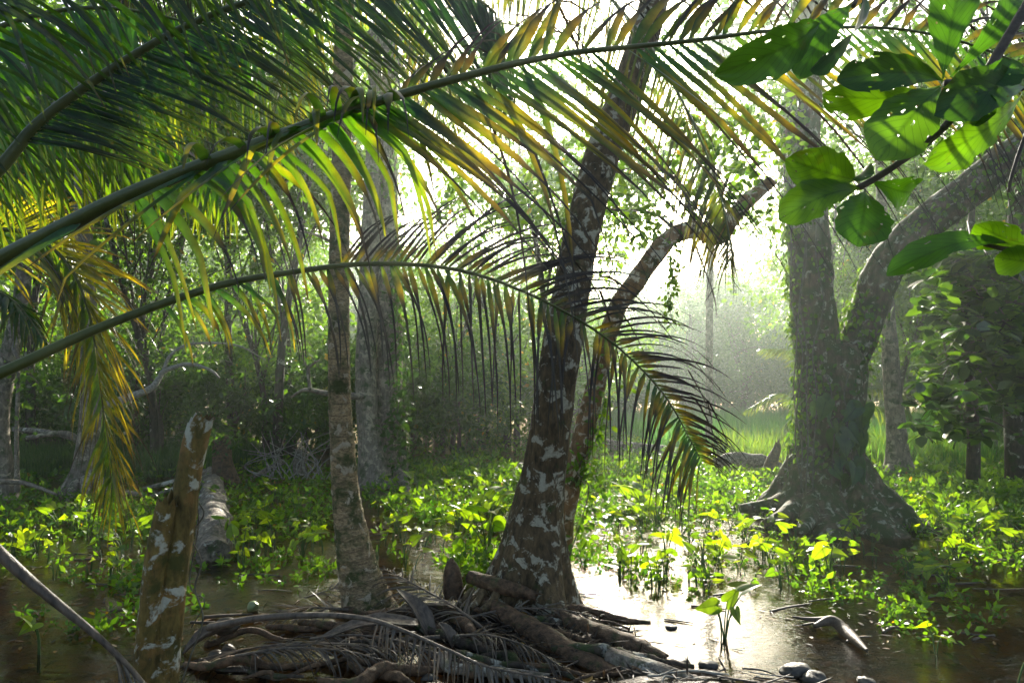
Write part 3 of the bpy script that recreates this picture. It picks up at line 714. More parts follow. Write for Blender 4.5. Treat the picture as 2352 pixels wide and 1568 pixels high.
# leaning lichen tree
YL = 5.2
o2 = at(1225, 1390, YL); o2[2] = 0
t2 = thing('leaning_tree', o2, 'leaning dark trunk with white lichen patches and split buttressed base, before the sun', 'tree')
b = MB()
pxtube(b, [(1205, 1440, YL, 235), (1213, 1390, YL, 205), (1222, 1300, YL, 160), (1231, 1200, YL, 128), (1247, 1100, YL, 106), (1262, 1000, YL, 96), (1278, 880, YL, 92), (1292, 790, YL + .03, 90), (1315, 650, YL + .1, 84), (1345, 500, YL + .2, 82), (1385, 350, YL + .3, 80), (1436, 220, YL + .4, 76), (1490, 50, YL + .5, 66), (1530, -110, YL + .6, 58)],
       nseg=48, n=240, mod=buttress(5, .60, 0.2, .30, .8), rough=.06, rs=5)
b.build('trunk', M_lich, t2, o2)
for cs in [[(1250, 1360, 5.15, 60), (1275, 1400, 5.0, 52), (1310, 1435, 4.85, 30)], [(1160, 1340, 5.1, 60), (1118, 1372, 5.0, 38), (1085, 1392, 4.9, 16)], [(1200, 1370, 5.0, 40), (1180, 1400, 4.85, 24), (1172, 1420, 4.8, 14)]]:
    b = MB(); pxtube(b, cs, nseg=14, n=24, rough=.1); b.build('root', M_lich, t2, o2)
# its high crown: small branches with leaves above the picture and at the top edge
b = MB(); rg = np.random.default_rng(22)
cc = [at(1530 + rg.normal(0, 260), -300 + rg.normal(0, 110), 6.2 + rg.normal(0, 1.0)) for _ in range(26)]
leaf_cloud(b, np.array(cc), .3, 22, .10, FG, rg, TS); b.build('crown', M_leaf, t2, o2)
b = MB()
for c in cc[::2]: tube(b, [at(1530, -100, 5.8), (at(1530, -100, 5.8) + c) / 2 + (0, 0, .1), c], [.05, .03, .01], nseg=6, n=10)
b.build('limb', M_lich, t2, o2)

# thin crooked tree behind it
o3 = at(1283, 1310, 6.2); o3[2] = 0
t3 = thing('crooked_tree', o3, 'thin crooked pale-brown tree behind the leaning trunk, its bent broken limb reaching right', 'tree')
b = MB()
pxtube(b, [(1278, 1350, 6.2, 60), (1284, 1290, 6.2, 54), (1300, 1150, 6.2, 52), (1332, 1030, 6.2, 50), (1365, 900, 6.2, 45), (1388, 800, 6.2, 42), (1420, 705, 6.2, 42), (1462, 645, 6.2, 44), (1510, 578, 6.25, 42), (1552, 538, 6.3, 40), (1602, 528, 6.3, 38), (1650, 545, 6.3, 38), (1688, 492, 6.3, 36), (1730, 450, 6.35, 33), (1772, 415, 6.4, 28)],
       nseg=20, n=160, rough=.12, rs=9, jag=.05)
b.build('trunk', M_mid, t3, o3)
b = MB()
for cs in [[(1600, 530, 6.3, 12), (1560, 420, 6.4, 8), (1480, 380, 6.5, 6), (1390, 400, 6.6, 4), (1300, 370, 6.6, 2)], [(1560, 540, 6.3, 10), (1500, 490, 6.4, 7), (1400, 480, 6.5, 5), (1290, 450, 6.6, 3)], [(1640, 545, 6.3, 10), (1660, 440, 6.5, 8), (1700, 350, 6.7, 6), (1740, 260, 6.8, 3)],
           [(1590, 545, 6.3, 5), (1615, 610, 6.3, 4), (1640, 680, 6.3, 3), (1646, 725, 6.3, 1.5)], [(1615, 610, 6.3, 3), (1602, 650, 6.3, 2), (1596, 670, 6.3, 1)], [(1640, 660, 6.3, 3), (1622, 690, 6.3, 2), (1618, 700, 6.3, 1)]]:
    pxtube(b, cs, nseg=7, n=30, rough=.15, rs=20)
b.build('limb', M_twig, t3, o3)
b = MB(); rg = np.random.default_rng(31)
cc = np.array([at(x + rg.normal(0, 26), y + rg.normal(0, 26), 6.5 + rg.normal(0, .2)) for x, y in [(1500, 385), (1420, 400), (1340, 385), (1300, 450), (1400, 470), (1460, 500), (1660, 400), (1700, 350), (1640, 320), (1690, 260), (1740, 290), (1480, 520), (1250, 400), (1600, 440), (1620, 470), (1120, 430), (1180, 400), (1060, 400), (1020, 460), (1220, 480), (1150, 500), (1260, 350), (1340, 330), (1620, 300), (1750, 380), (1700, 300), (1760, 240), (1580, 340), (1540, 300), (1440, 340), (1660, 470), (1690, 430), (1780, 320), (1600, 260), (1560, 420), (1720, 470)] for _ in range(4)])
leaf_cloud(b, cc, .15, 12, .095, FG, rg, TS, up=.3); b.build('crown', M_leaf, t3, o3)
# leafy vine hanging from the limb
vb = thing('hanging_vine', at(1545, 560, 6.2), 'leafy green vine hanging from the crooked tree limb', 'vine')
vo = at(1545, 560, 6.2)
b = MB(); st = pxtube(b, [(1540, 545, 6.22, 3), (1548, 610, 6.2, 2.5), (1535, 680, 6.2, 2), (1545, 740, 6.2, 1.2)], nseg=5, n=20); b.build('stem', M_vine, vb, vo)
b = MB(); rg = np.random.default_rng(32)
leaf_cloud(b, st[::1], .075, 6, .065, FG, rg, TS, up=.2, hang=.9); b.build('foliage', M_leaf, vb, vo)
# climbers round the foot of the crooked tree
vo = at(1340, 1180, 6.05); vo[2] = 0
vb = thing('climbing_vine', vo, 'bright green climber round the foot of the crooked tree', 'vine')
b = MB(); st = pxtube(b, [(1300, 1300, 6.1, 3), (1352, 1130, 6.05, 3), (1325, 1080, 6.05, 2.5), (1365, 1020, 6.08, 2), (1385, 930, 6.1, 1.5), (1398, 820, 6.12, 1)], nseg=5, n=50); b.build('stem', M_vine, vb, vo)
b = MB(); rg = np.random.default_rng(33)
leaf_cloud(b, st + rg.normal(0, .05, st.shape), .09, 5, .08, FG, rg, TS, up=.2, hang=.5); b.build('foliage', M_leaf, vb, vo)

# big forked tree
YF = 8.6
o4 = at(1905, 1190, YF); o4[2] = 0
t4 = thing('forked_tree', o4, 'big forked tree wrapped in climbers with wide buttress roots, right of the water gap', 'tree')
b = MB()
pxtube(b, [(1908, 1235, YF, 440), (1906, 1190, YF, 335), (1904, 1140, YF, 248), (1902, 1090, YF, 194), (1903, 1020, YF, 152), (1906, 950, YF, 145), (1910, 880, YF, 150), (1918, 820, YF, 138), (1925, 790, YF, 90)],
       nseg=56, n=130, mod=buttress(9, .42, .4, .62, .6), rough=.13, rs=4, cap=True)
b.build('trunk', M_big_bark, t4, o4)
b = MB(); lp = pxtube(b, [(1888, 900, YF, 108), (1878, 800, YF, 102), (1866, 700, YF, 96), (1858, 560, YF, 92), (1848, 430, YF, 90), (1840, 300, YF, 84), (1850, 150, YF, 80), (1866, -60, YF, 72), (1880, -300, YF, 60)], nseg=28, n=120, rough=.09, rs=5); b.build('limb', M_big_bark, t4, o4)
b = MB(); rp = pxtube(b, [(1928, 900, YF, 92), (1945, 840, YF, 84), (1972, 775, YF, 80), (1998, 700, YF, 80), (2040, 605, YF - .1, 84), (2120, 520, YF - .2, 84), (2232, 432, YF - .4, 80), (2352, 335, YF - .6, 74), (2500, 220, YF - .8, 66)], nseg=28, n=120, rough=.10, rs=5); b.build('limb', M_big_bark, t4, o4)
for cs in [[(1840, 1130, 8.5, 60), (1780, 1158, 8.4, 40), (1700, 1168, 8.4, 18)], [(1850, 1150, 8.3, 56), (1800, 1185, 8.0, 38), (1760, 1200, 7.9, 18)], [(1975, 1140, 8.5, 56), (2025, 1180, 8.3, 40), (2085, 1205, 8.2, 18)], [(1920, 1160, 8.1, 56), (1935, 1200, 7.9, 36), (1950, 1222, 7.8, 18)], [(1872, 1130, 8.3, 60), (1858, 1190, 7.9, 44), (1835, 1222, 7.6, 20)], [(1955, 1120, 8.4, 60), (1990, 1180, 8.0, 42), (2015, 1215, 7.8, 18)]]:
    b = MB(); pxtube(b, cs, nseg=14, n=26, rough=.15); b.build('root', M_big_bark, t4, o4)
# crown of the forked tree, above and behind
b = MB(); rg = np.random.default_rng(41)
cc = np.array([at(1900 + rg.normal(0, 230), -20 + rg.normal(0, 150), 10.2 + rg.normal(0, .9)) for _ in range(95)] + [at(2230 + rg.normal(0, 120), 240 + rg.normal(0, 130), 10 + rg.normal(0, .8)) for _ in range(60)])
leaf_cloud(b, cc, .35, 30, .12, DG, rg, TS); b.build('crown', M_leaf, t4, o4)
# climbers on it
vb = thing('climbing_vine', o4 + np.array([-.1, -.6, .1]), 'sunlit climber covering the trunk and limbs of the forked tree', 'vine'); vo = o4 + np.array([-.1, -.6, .1])
b = MB(); rg = np.random.default_rng(42)
def on_bark(ctrl, rad, N, side=None):
    pts = catmull(ctrl, 60); i = rg.integers(0, 60, N)
    a = rg.uniform(0, 2 * PI, N) if side is None else rg.normal(side, .7, N)
    r = np.interp(np.linspace(0, 1, 60), np.linspace(0, 1, len(rad)), rad)[i]
    return pts[i] + np.stack([np.cos(a), -np.sin(a), 0 * a], -1) * (r * 1.06)[:, None], np.stack([np.cos(a), -np.sin(a), 0.15 + 0 * a], -1)
def bark_leaves(pn, size, pal):
    p, nv = pn; N = len(p)
    d = nrm(np.array([0, 0, -1.0]) + rdir(N, 1, rg) * .8); R = frames(d, nrm(nv + rdir(N, 1, rg) * .5))
    pal = np.asarray(pal); b.inst(*TS, R, p + nrm(nv) * rg.uniform(0, .05, N)[:, None], size * rg.uniform(.6, 1.3, N), lerp(pal[0], pal[1], rg.random((N, 1))))
px2w = lambda w: w / 2 / F * YF
LC = [at(1890, 880, YF), at(1866, 700, YF), at(1858, 560, YF), at(1848, 430, YF), at(1840, 300, YF), at(1850, 100, YF)]
LR = [px2w(w) for w in (108, 96, 92, 90, 84, 80)]
RC = [at(1945, 840, YF), at(1972, 775, YF), at(1998, 700, YF), at(2040, 605, YF), at(2120, 520, YF - .2), at(2232, 432, YF - .4), at(2352, 335, YF - .6)]
RR = [px2w(w) for w in (84, 80, 80, 84, 84, 80, 74)]
TCn = [at(1910, 1180, YF), at(1905, 1140, YF), at(1903, 1050, YF), at(1906, 950, YF), at(1915, 830, YF)]
TR = [px2w(w) for w in (250, 205, 160, 147, 145)]
bark_leaves(on_bark(LC, LR, 900, PI), .085, FG); bark_leaves(on_bark(LC, LR, 220), .07, DG)
bark_leaves(on_bark(RC, RR, 500), .08, FG); bark_leaves(on_bark(RC, RR, 500, PI), .08, FG)
bark_leaves(on_bark(TCn, TR, 550), .075, DG); bark_leaves(on_bark(TCn, TR, 500, PI), .085, FG)
b.build('foliage', M_leaf, vb, vo)
b = MB()
for x0, x1 in ((1835, 1850), (1822, 1838), (1880, 1872), (1900, 1915), (1845, 1832), (1950, 1935)):
    yy = np.linspace(480 if x0 < 1900 else 860, 1130, 7)
    pxtube(b, [(np.interp(y, [480, 1130], [x0, x1]) + rg.normal(0, 7), y, YF - .55, 3.2) for y in yy], nseg=5, n=40)
b.build('stem', M_vine, vb, vo)
# broad dark climber leaves low on its trunk
vb = thing('climbing_arum', at(1935, 950, 8.0), 'dark broad-leaved climber on the lower front of the forked tree', 'vine'); vo = at(1935, 950, 8.0)
b = MB(); N = 24
cc = np.array([at(1935 + rg.normal(0, 28), 985 + rg.normal(0, 55), 8.02 + rg.normal(0, .06)) for _ in range(N)])
R = frames(nrm(np.array([0, -.3, -1]) + rdir(N, 1, rg) * .7), nrm(np.array([0, -1, .5]) + rdir(N, 1, rg) * .4))
b.inst(*TH, R, cc, rg.uniform(.16, .30, N), lerp(np.array([.025, .08, .03]), np.array([.05, .12, .04]), rg.random((N, 1))), HEART_AUX)
b.build('foliage', M_arrow, vb, vo)
b = MB(); pxtube(b, [(1930, 1130, 8.1, 4), (1940, 1040, 8.06, 4), (1925, 960, 8.1, 3)], nseg=6, n=20); b.build('stem', M_vine, vb, vo)

def simple_tree(name, label, spec, mat, crown=None, pal=DG, size=.13, nseg=20, mod=None, roots=(), rough=.08, limbs=(), seed=0, per=30, crad=.4, lmat=None):
    o = at(*spec[0][:3]); o[2] = 0
    t = thing(name, o, label, 'tree')
    b = MB(); pxtube(b, spec, nseg=nseg, n=110, mod=mod, rough=rough, rs=5); b.build('trunk', mat, t, o)
    for cs in roots:
        b = MB(); pxtube(b, cs, nseg=10, n=24, rough=.15); b.build('root', mat, t, o)
    for cs in limbs:
        b = MB(); pxtube(b, cs, nseg=9, n=40, rough=.15, rs=12); b.build('limb', lmat or mat, t, o)
    if crown is not None:
        rg = np.random.default_rng(700 + seed); b = MB()
        cc = np.array([at(cx + rg.normal(0, sx), cy + rg.normal(0, sy), Y + rg.normal(0, sd)) for cx, cy, Y, sx, sy, sd, n in crown for _ in range(n)])
        leaf_cloud(b, cc, crad, per, size, pal, rg, TS); b.build('crown', M_leaf, t, o)
        b = MB(); tip = at(*spec[-1][:3])
        for c in cc[::4]:
            tube(b, [tip, (tip + c) / 2 + rg.normal(0, .15, 3), c], [.05, .03, .008], nseg=6, n=10, rough=.1)
        b.build('limb', mat, t, o)
    return t
simple_tree('slim_tree', 'slim spotted trunk with flared foot just right of the forked tree', [(2066, 1100, 12.7, 92), (2064, 1075, 12.7, 66), (2061, 1030, 12.7, 48), (2058, 980, 12.7, 42), (2050, 900, 12.7, 38), (2044, 800, 12.7, 36), (2036, 700, 12.7, 32), (2030, 560, 12.7, 26), (2020, 380, 12.7, 18)], M_pale,
            [(2030, 300, 12.7, 110, 110, .8, 26)], DG, .13, mod=buttress(5, .2, .3, .2), roots=[[(2075, 1070, 12.6, 30), (2095, 1088, 12.4, 20), (2125, 1100, 12.3, 8)], [(2050, 1075, 12.6, 28), (2035, 1090, 12.4, 16), (2020, 1096, 12.3, 8)]], seed=1)
simple_tree('edge_tree', 'dark trunk standing at the right edge of the picture', [(2350, 1125, 11, 80), (2346, 1080, 11, 64), (2340, 950, 11, 58), (2334, 800, 11, 54), (2336, 650, 11, 50), (2345, 420, 11, 44), (2360, 150, 11, 34)], M_dark_bark,
            [(2330, 200, 10.5, 130, 150, .9, 40)], DG, .14, seed=2)
simple_tree('mossy_tree', 'left one of the twin pale trunks behind the coconut trunk', [(872, 1120, 11.4, 120), (862, 1085, 11.4, 84), (850, 1000, 11.4, 56), (840, 860, 11.4, 48), (845, 700, 11.4, 45), (850, 550, 11.4, 42), (858, 350, 11.4, 36), (862, 60, 11.4, 26)], M_pale,
            [(860, 180, 11.4, 170, 130, 1.0, 34), (1030, 330, 12, 90, 90, .6, 16)], FG, .12, mod=buttress(5, .3, .2, .25), seed=3, per=22, crad=.35,
            limbs=[[(842, 910, 11.3, 18), (790, 908, 11.0, 14), (745, 902, 10.8, 12), (700, 895, 10.7, 9), (668, 912, 10.6, 4)], [(712, 895, 10.7, 9), (708, 850, 10.7, 8), (716, 838, 10.7, 6), (735, 825, 10.7, 3)], [(710, 850, 10.7, 6), (700, 832, 10.7, 4), (694, 815, 10.7, 2)], [(850, 620, 11.4, 14), (800, 580, 11.2, 10), (740, 545, 11.1, 7), (690, 530, 11, 3)]])
simple_tree('mossy_tree', 'right thicker one of the twin pale trunks behind the coconut trunk', [(893, 1115, 11.7, 130), (892, 1080, 11.7, 92), (889, 1000, 11.7, 70), (892, 900, 11.7, 64), (895, 780, 11.7, 60), (890, 640, 11.7, 54), (890, 480, 11.7, 48), (892, 280, 11.7, 40), (900, 40, 11.7, 28)], M_pale,
            [(980, 120, 11.7, 170, 110, 1.0, 34)], DG, .13, mod=buttress(5, .3, .9, .25), roots=[[(905, 1075, 11.5, 34), (930, 1110, 11.0, 20), (948, 1145, 10.3, 8)]], seed=4, per=22, crad=.35)
simple_tree('grey_tree', 'pale grey trunk with spreading roots behind the hanging yellow frond', [(188, 1150, 10.6, 120), (192, 1115, 10.6, 76), (200, 1050, 10.6, 54), (208, 960, 10.6, 46), (210, 880, 10.6, 44), (205, 780, 10.6, 42), (196, 650, 10.6, 40), (190, 450, 10.6, 34), (180, 200, 10.6, 26)], M_pale,
            [(170, 220, 10.6, 220, 140, .9, 50)], DG, .13, mod=buttress(5, .35, .5, .22), seed=5, roots=[[(215, 1090, 10.5, 34), (235, 1122, 10.2, 26), (262, 1128, 10.0, 20), (330, 1136, 9.8, 8)], [(180, 1100, 10.5, 30), (166, 1130, 10.2, 22), (150, 1160, 9.8, 10)], [(200, 1100, 10.3, 26), (196, 1135, 10.0, 18), (200, 1160, 9.7, 8)]],
            limbs=[[(212, 940, 10.6, 20), (290, 914, 10.9, 18), (345, 892, 11.1, 15), (365, 868, 11.2, 12), (378, 852, 11.2, 11), (430, 836, 11.2, 9), (480, 848, 11.2, 7), (505, 868, 11.2, 4)], [(376, 852, 11.2, 9), (392, 815, 11.2, 7), (440, 790, 11.3, 6), (540, 792, 11.4, 5), (610, 826, 11.4, 2)]], lmat=M_wtwig)
simple_tree('grey_tree', 'grey leaning trunk at the left border above the muddy roots', [(14, 1150, 9.9, 60), (8, 1080, 9.9, 44), (-2, 960, 9.9, 40), (20, 820, 9.9, 38), (48, 700, 9.9, 34), (60, 520, 9.9, 26)], M_pale, [(40, 480, 9.9, 100, 110, .6, 16)], DG, .12, seed=6)
simple_tree('young_tree', 'thin young stem rising from the swamp at the far left', [(40, 1130, 9.8, 12), (38, 1000, 9.8, 9), (42, 860, 9.8, 7), (40, 780, 9.8, 4)], M_pale, [(45, 870, 9.8, 30, 60, .15, 8)], FG, .10, nseg=8, seed=7, per=10, crad=.18)
simple_tree('slim_tree', 'slanting bare grey stem in the far grass right of the slim trunk', [(2295, 1045, 15, 14), (2280, 1000, 15, 12), (2262, 930, 15, 9), (2255, 880, 15, 4)], M_pale, None, nseg=8, seed=8)
simple_tree('slim_tree', 'tall slender pale trunk seen inside the fork', [(1948, 1010, 20, 20), (1944, 800, 20, 17), (1955, 640, 20, 15), (1985, 520, 20, 11), (2010, 440, 20, 6)], M_pale, [(1985, 480, 20, 45, 90, .5, 22)], FG, .14, nseg=10, seed=9, per=22, limbs=[[(1952, 680, 20, 9), (1930, 610, 20, 6), (1915, 580, 20, 3)]])
simple_tree('slim_tree', 'slender forked pale trunk in the bright gap right of the sun', [(1628, 1000, 17, 17), (1630, 700, 17, 16), (1636, 450, 17, 14), (1640, 250, 17, 11), (1650, 60, 17, 6)], M_pale, [(1700, 230, 17, 110, 130, .9, 75)], FG, .17, nseg=10, seed=10, per=20, crad=.45, limbs=[[(1640, 430, 15, 12), (1672, 320, 15, 9), (1690, 220, 15, 4)]])

vo = at(915, 1080, 11.2); vo[2] = 0
vb = thing('climbing_vine', vo, 'dark green ivy creeping up the right side of the twin pale trunks', 'vine')
rg = np.random.default_rng(35); b = MB(); st = pxtube(b, [(925, 1110, 11.3, 3), (912, 980, 11.35, 3), (920, 860, 11.35, 2.5), (912, 700, 11.4, 2), (918, 560, 11.4, 1)], nseg=5, n=70); b.build('stem', M_vine, vb, vo)
b = MB(); leaf_cloud(b, st + rg.normal(0, .06, st.shape), .17, 9, .13, DG, rg, TS, up=.2, hang=.6); b.build('foliage', M_leaf, vb, vo)
# the shaded sea almond tree by the right edge
oa = at(2215, 1090, 10.2); oa[2] = 0
ta = thing('sea_almond_tree', oa, 'shaded tree with big rounded glossy leaves hanging low at the right', 'tree')
b = MB(); pxtube(b, [(2235, 1100, 10.2, 30), (2236, 1000, 10.2, 26), (2228, 850, 10.2, 24), (2222, 650, 10.2, 20), (2235, 450, 10.2, 12)], nseg=12, n=50, rough=.1)
b.build('trunk', M_dark_bark, ta, oa)
b = MB(); b2 = MB(); rg = np.random.default_rng(51)
for _ in range(230):
    cx = 2110 + 250 * rg.random() ** .8; cy = rg.uniform(560, 1010)
    if cy > 900 and cx > 2230 and rg.random() < .5: continue
    if cx < 2130 and cy < 640: continue
    c = at(cx, cy, 10 + rg.normal(0, .7))
    n = rg.integers(7, 14)
    d = nrm(rdir(n, .4, rg) + np.array([0, 0, -.15])); R = frames(d, nrm(np.array([0, 0, 1]) + rdir(n, 1, rg) * .6))
    b.inst(*TS, R, c + d * .04, np.stack([rg.uniform(.24, .34, n), rg.uniform(.16, .26, n), rg.uniform(.1, .2, n)], -1), lerp(np.array([.010, .040, .014]), np.array([.06, .14, .016]), rg.random((n, 1)) ** 1.5))
    if rg.random() < .3:
        a = at(2228 + rg.normal(0, 8), cy - 60 + rg.normal(0, 40), 10.2)
        tube(b2, [a, (a + c) / 2 + (0, 0, .06), c], [.016, .011, .006], nseg=5, n=10)
b.build('crown', M_gloss, ta, oa); b2.build('limb', M_twig, ta, oa)

# ------------------------------------------------------------------ near almond branch, top right
def almond_leaf(root, base, tip, Yb, Yt, wpx, tilt, roll, seed, origin, col, bend=0.14, cupp=0.28, holes=5, notch=0, prof=0):
    rg = np.random.default_rng(900 + seed)
    B = at(*base, Yb); E = at(*tip, Yt); L = np.linalg.norm(E - B); d = nrm(E - B)
    view = nrm(-(B + E) / 2 + np.array([0, 0, CAMZ]))
    nv = nrm(view - d * np.dot(view, d)); x = np.cross(d, nv)
    ca, sa = math.cos(roll), math.sin(roll)
    X = x * ca + nv * sa; Nn = nv * ca - x * sa
    nu, nv_ = 44, 27
    u = np.linspace(0, 1, nu)[:, None]; v = np.linspace(-1, 1, nv_)[None, :]
    half = wpx * .93 / 2 / F * (Yb + Yt) / 2
    shape = np.interp(u[:, 0], [0, .05, .12, .3, .5, .68, .82, .92, .97, 1], [[.04, .05, .14, .42, .74, .97, 1.0, .80, .5, .06], [.04, .06, .25, .68, .95, 1.0, .86, .58, .32, .04]][prof])[:, None]
    edge = 1 + .05 * np.sin(u * 23 + seed) + .03 * np.sin(u * 51 + seed * 2)
    W = half * shape * (1 + (edge - 1) * np.abs(v) ** 3)
    P = B + d * (u * L)[:, :, None] + X * (W * v)[:, :, None]
    h = L * (bend * np.sin(PI * u * .9)) + W * cupp * (np.abs(v) ** 1.5) + .018 * half * 8 * vnoise(np.stack([u * 4 + v * 0, v * 1.5 + u * 0, 0 * u * v + seed], -1), 1.0, 2) * np.abs(v) + tilt * half * v * np.sin(3 * u)
    P = P + Nn * h[:, :, None]
    i = (np.arange(nu - 1)[:, None] * nv_ + np.arange(nv_ - 1)[None, :])
    q = np.stack([i, i + 1, i + nv_ + 1, i + nv_], -1)
    keep = np.ones((nu - 1, nv_ - 1), bool)
    for _ in range(holes):
        a, c_ = rg.integers(10, nu - 3), rg.integers(1, nv_ - 2); keep[a, c_] = False
        if rg.random() < .35: keep[min(a + 1, nu - 2), c_] = False
    for _ in range(notch):
        a = rg.integers(12, nu - 5); sd = rg.random() < .5; w = rg.integers(2, 4)
        for k in range(-w, w + 1):
            dep = int(round(math.sqrt(max(0, w * w - k * k)) * 1.2)); 
            if sd: keep[a + k, :dep] = False
            else: keep[a + k, nv_ - 1 - dep:] = False
    q = q[keep]
    col = np.asarray(col, float) * rg.uniform(.9, 1.1)
    aux = np.stack([np.broadcast_to(u, (nu, nv_)), np.broadcast_to(v * .5 + .5, (nu, nv_)), np.zeros((nu, nv_))], -1).reshape(-1, 3)
    b = MB(); b.add(P.reshape(-1, 3), q, None, col, aux)
    return b.build('leaf', M_big, root, origin)
ob = at(2265, 170, 1.35)
br = thing('sea_almond_branch', ob, 'near branch with large round-tipped bright green leaves in the top right corner', 'branch')
b = MB()
pxtube(b, [(2420, -90, 1.35, 26), (2352, 25, 1.35, 24), (2300, 110, 1.35, 22), (2262, 175, 1.35, 22), (2225, 228, 1.35, 19), (2150, 310, 1.35, 17), (2060, 378, 1.35, 15), (1990, 422, 1.35, 15), (1968, 432, 1.35, 13)], nseg=12, n=80, rough=.12, rs=60)
pxtube(b, [(2258, 182, 1.35, 20), (2215, 186, 1.35, 16), (2170, 192, 1.35, 16)], nseg=10, n=24, rough=.2, rs=60)
pxtube(b, [(2420, 150, 1.42, 12), (2385, 190, 1.40, 11), (2345, 205, 1.40, 12)], nseg=8, n=16, rough=.2, rs=60)
pxtube(b, [(2372, 270, 1.45, 11), (2345, 340, 1.44, 9), (2325, 400, 1.43, 8), (2316, 442, 1.43, 7)], nseg=8, n=16, rough=.15, rs=60)
pxtube(b, [(2000, -60, 1.5, 14), (1975, -20, 1.48, 12), (1960, 15, 1.46, 10)], nseg=8, n=12, rough=.15, rs=60)
pxtube(b, [(2420, 590, 1.5, 16), (2352, 580, 1.48, 14), (2300, 570, 1.46, 11), (2262, 562, 1.45, 9)], nseg=8, n=12, rough=.2, rs=60)
b.build('twig', M_twig, br, ob)
LG = (.045, .135, .010); LD = (.030, .085, .012); LB = (.085, .20, .012); LBL = (.02, .07, .04)  # LBL: bluish sky reflection on the steep leaf, put into its colour
for k, a in enumerate([
    ((1885, 52), (1626, 172), 1.42, 1.30, 112, .1, .30, LG, 1, 0),
    ((1985, -25), (1848, 158), 1.44, 1.36, 84, .3, 1.10, LBL, 0, 0),
    ((1958, 10), (1832, 192), 1.48, 1.42, 92, .2, -.35, LG, 0, 2),
    ((2166, 186), (1912, 192), 1.33, 1.26, 92, .2, -.45, LD, 0, 2),
    ((2160, 196), (1884, 208), 1.40, 1.36, 108, .2, .55, LB, 0, 2),
    ((2166, 182), (2222, -40), 1.36, 1.46, 116, .1, .25, LG, 1, 0),
    ((2182, 178), (2322, -30), 1.40, 1.55, 100, .3, -.5, LG, 0, 1),
    ((2164, 198), (2012, 378), 1.36, 1.30, 150, .1, -.2, LB, 0, 1),
    ((2356, 202), (2132, 274), 1.40, 1.28, 112, .3, -.4, LD, 0, 1),
    ((2350, 212), (2106, 376), 1.44, 1.36, 110, .3, .45, LB, 0, 3),
    ((1966, 414), (1800, 362), 1.35, 1.30, 112, .1, .1, LB, 1, 0),
    ((1974, 434), (1784, 512), 1.34, 1.28, 92, .3, -.45, LB, 0, 2),
    ((1986, 436), (1966, 572), 1.35, 1.28, 132, .1, .2, LG, 0, 0),
    ((2002, 416), (2090, 438), 1.36, 1.42, 88, .2, -.3, LG, 0, 2),
    ((1976, 410), (2012, 402), 1.34, 1.24, 46, .3, .6, LD, 0, 0),
    ((2318, 560), (2030, 644), 1.46, 1.38, 70, .3, -.7, LG, 0, 2),
    ((2392, 560), (2238, 508), 1.48, 1.44, 96, .3, .5, LB, 0, 3),
    ((2180, 198), (2352, 176), 1.36, 1.30, 78, .2, .5, LD, 0, 0),
    ((2196, 200), (2290, 262), 1.36, 1.30, 80, .2, -.5, LD, 0, 0),
    ((2390, 600), (2280, 588), 1.5, 1.46, 80, .2, .2, LB, 0, 2)]):
    almond_leaf(br, a[0], a[1], a[2], a[3], a[4], a[5], a[6], k, ob, a[7], prof=a[8], notch=a[9], holes=5)

# ------------------------------------------------------------------ stumps and logs
def crease(k, amp): return lambda th, tt, L: 1 + amp * np.cos(k * th + 2.2 * L * 3)
o = at(365, 1590, 3.45); o[2] = 0
st = thing('broken_post', o, 'tall broken mossy post with white lichen patches, in the left foreground', 'tree stump')
b = MB(); pxtube(b, [(358, 1760, 3.45, 76), (372, 1560, 3.45, 66), (384, 1440, 3.45, 64), (403, 1300, 3.45, 61), (426, 1130, 3.46, 57), (446, 1020, 3.47, 54), (464, 958, 3.48, 50)], nseg=40, n=160, rough=.09, rs=9, jag=.11, seed=1, mod=crease(3, .05)); b.build('trunk', M_post, st, o)
b = MB(); pxtube(b, [(318, 1720, 3.40, 58), (340, 1480, 3.39, 54), (357, 1300, 3.38, 50), (374, 1200, 3.37, 46), (384, 1145, 3.36, 42)], nseg=30, n=110, rough=.08, rs=9, jag=.09, seed=2); b.build('side_piece', M_post, st, o)
b = MB(); pxtube(b, [(408, 1180, 3.44, 12), (407, 1120, 3.44, 13), (408, 1086, 3.44, 10)], nseg=10, n=24, rough=.15, rs=20, jag=.02, seed=3); b.build('splinter', M_post, st, o)
# thin vines beside the post
vo = at(435, 1500, 3.6); vo[2] = 0
vn = tag(None or bpy.data.objects.new('dangling_vine', None), 'thin bare brown vine looping beside the broken post', 'vine'); bpy.data.objects.remove(vn)
b = MB()
pxtube(b, [(470, 1000, 3.6, 3), (452, 1130, 3.6, 3.5), (468, 1180, 3.6, 3.5), (440, 1230, 3.6, 3.5), (462, 1290, 3.6, 3.5), (448, 1350, 3.6, 4), (466, 1420, 3.6, 4), (440, 1500, 3.6, 4), (405, 1600, 3.55, 4)], nseg=6, n=80)
pxtube(b, [(400, 1125, 3.5, 3), (440, 1130, 3.55, 3), (456, 1200, 3.6, 3), (436, 1340, 3.6, 3), (470, 1380, 3.6, 3), (440, 1440, 3.6, 2)], nseg=6, n=60)
tag(b.build('dangling_vine', M_vine, None, vo), 'thin bare brown vine looping beside the broken post', 'vine')

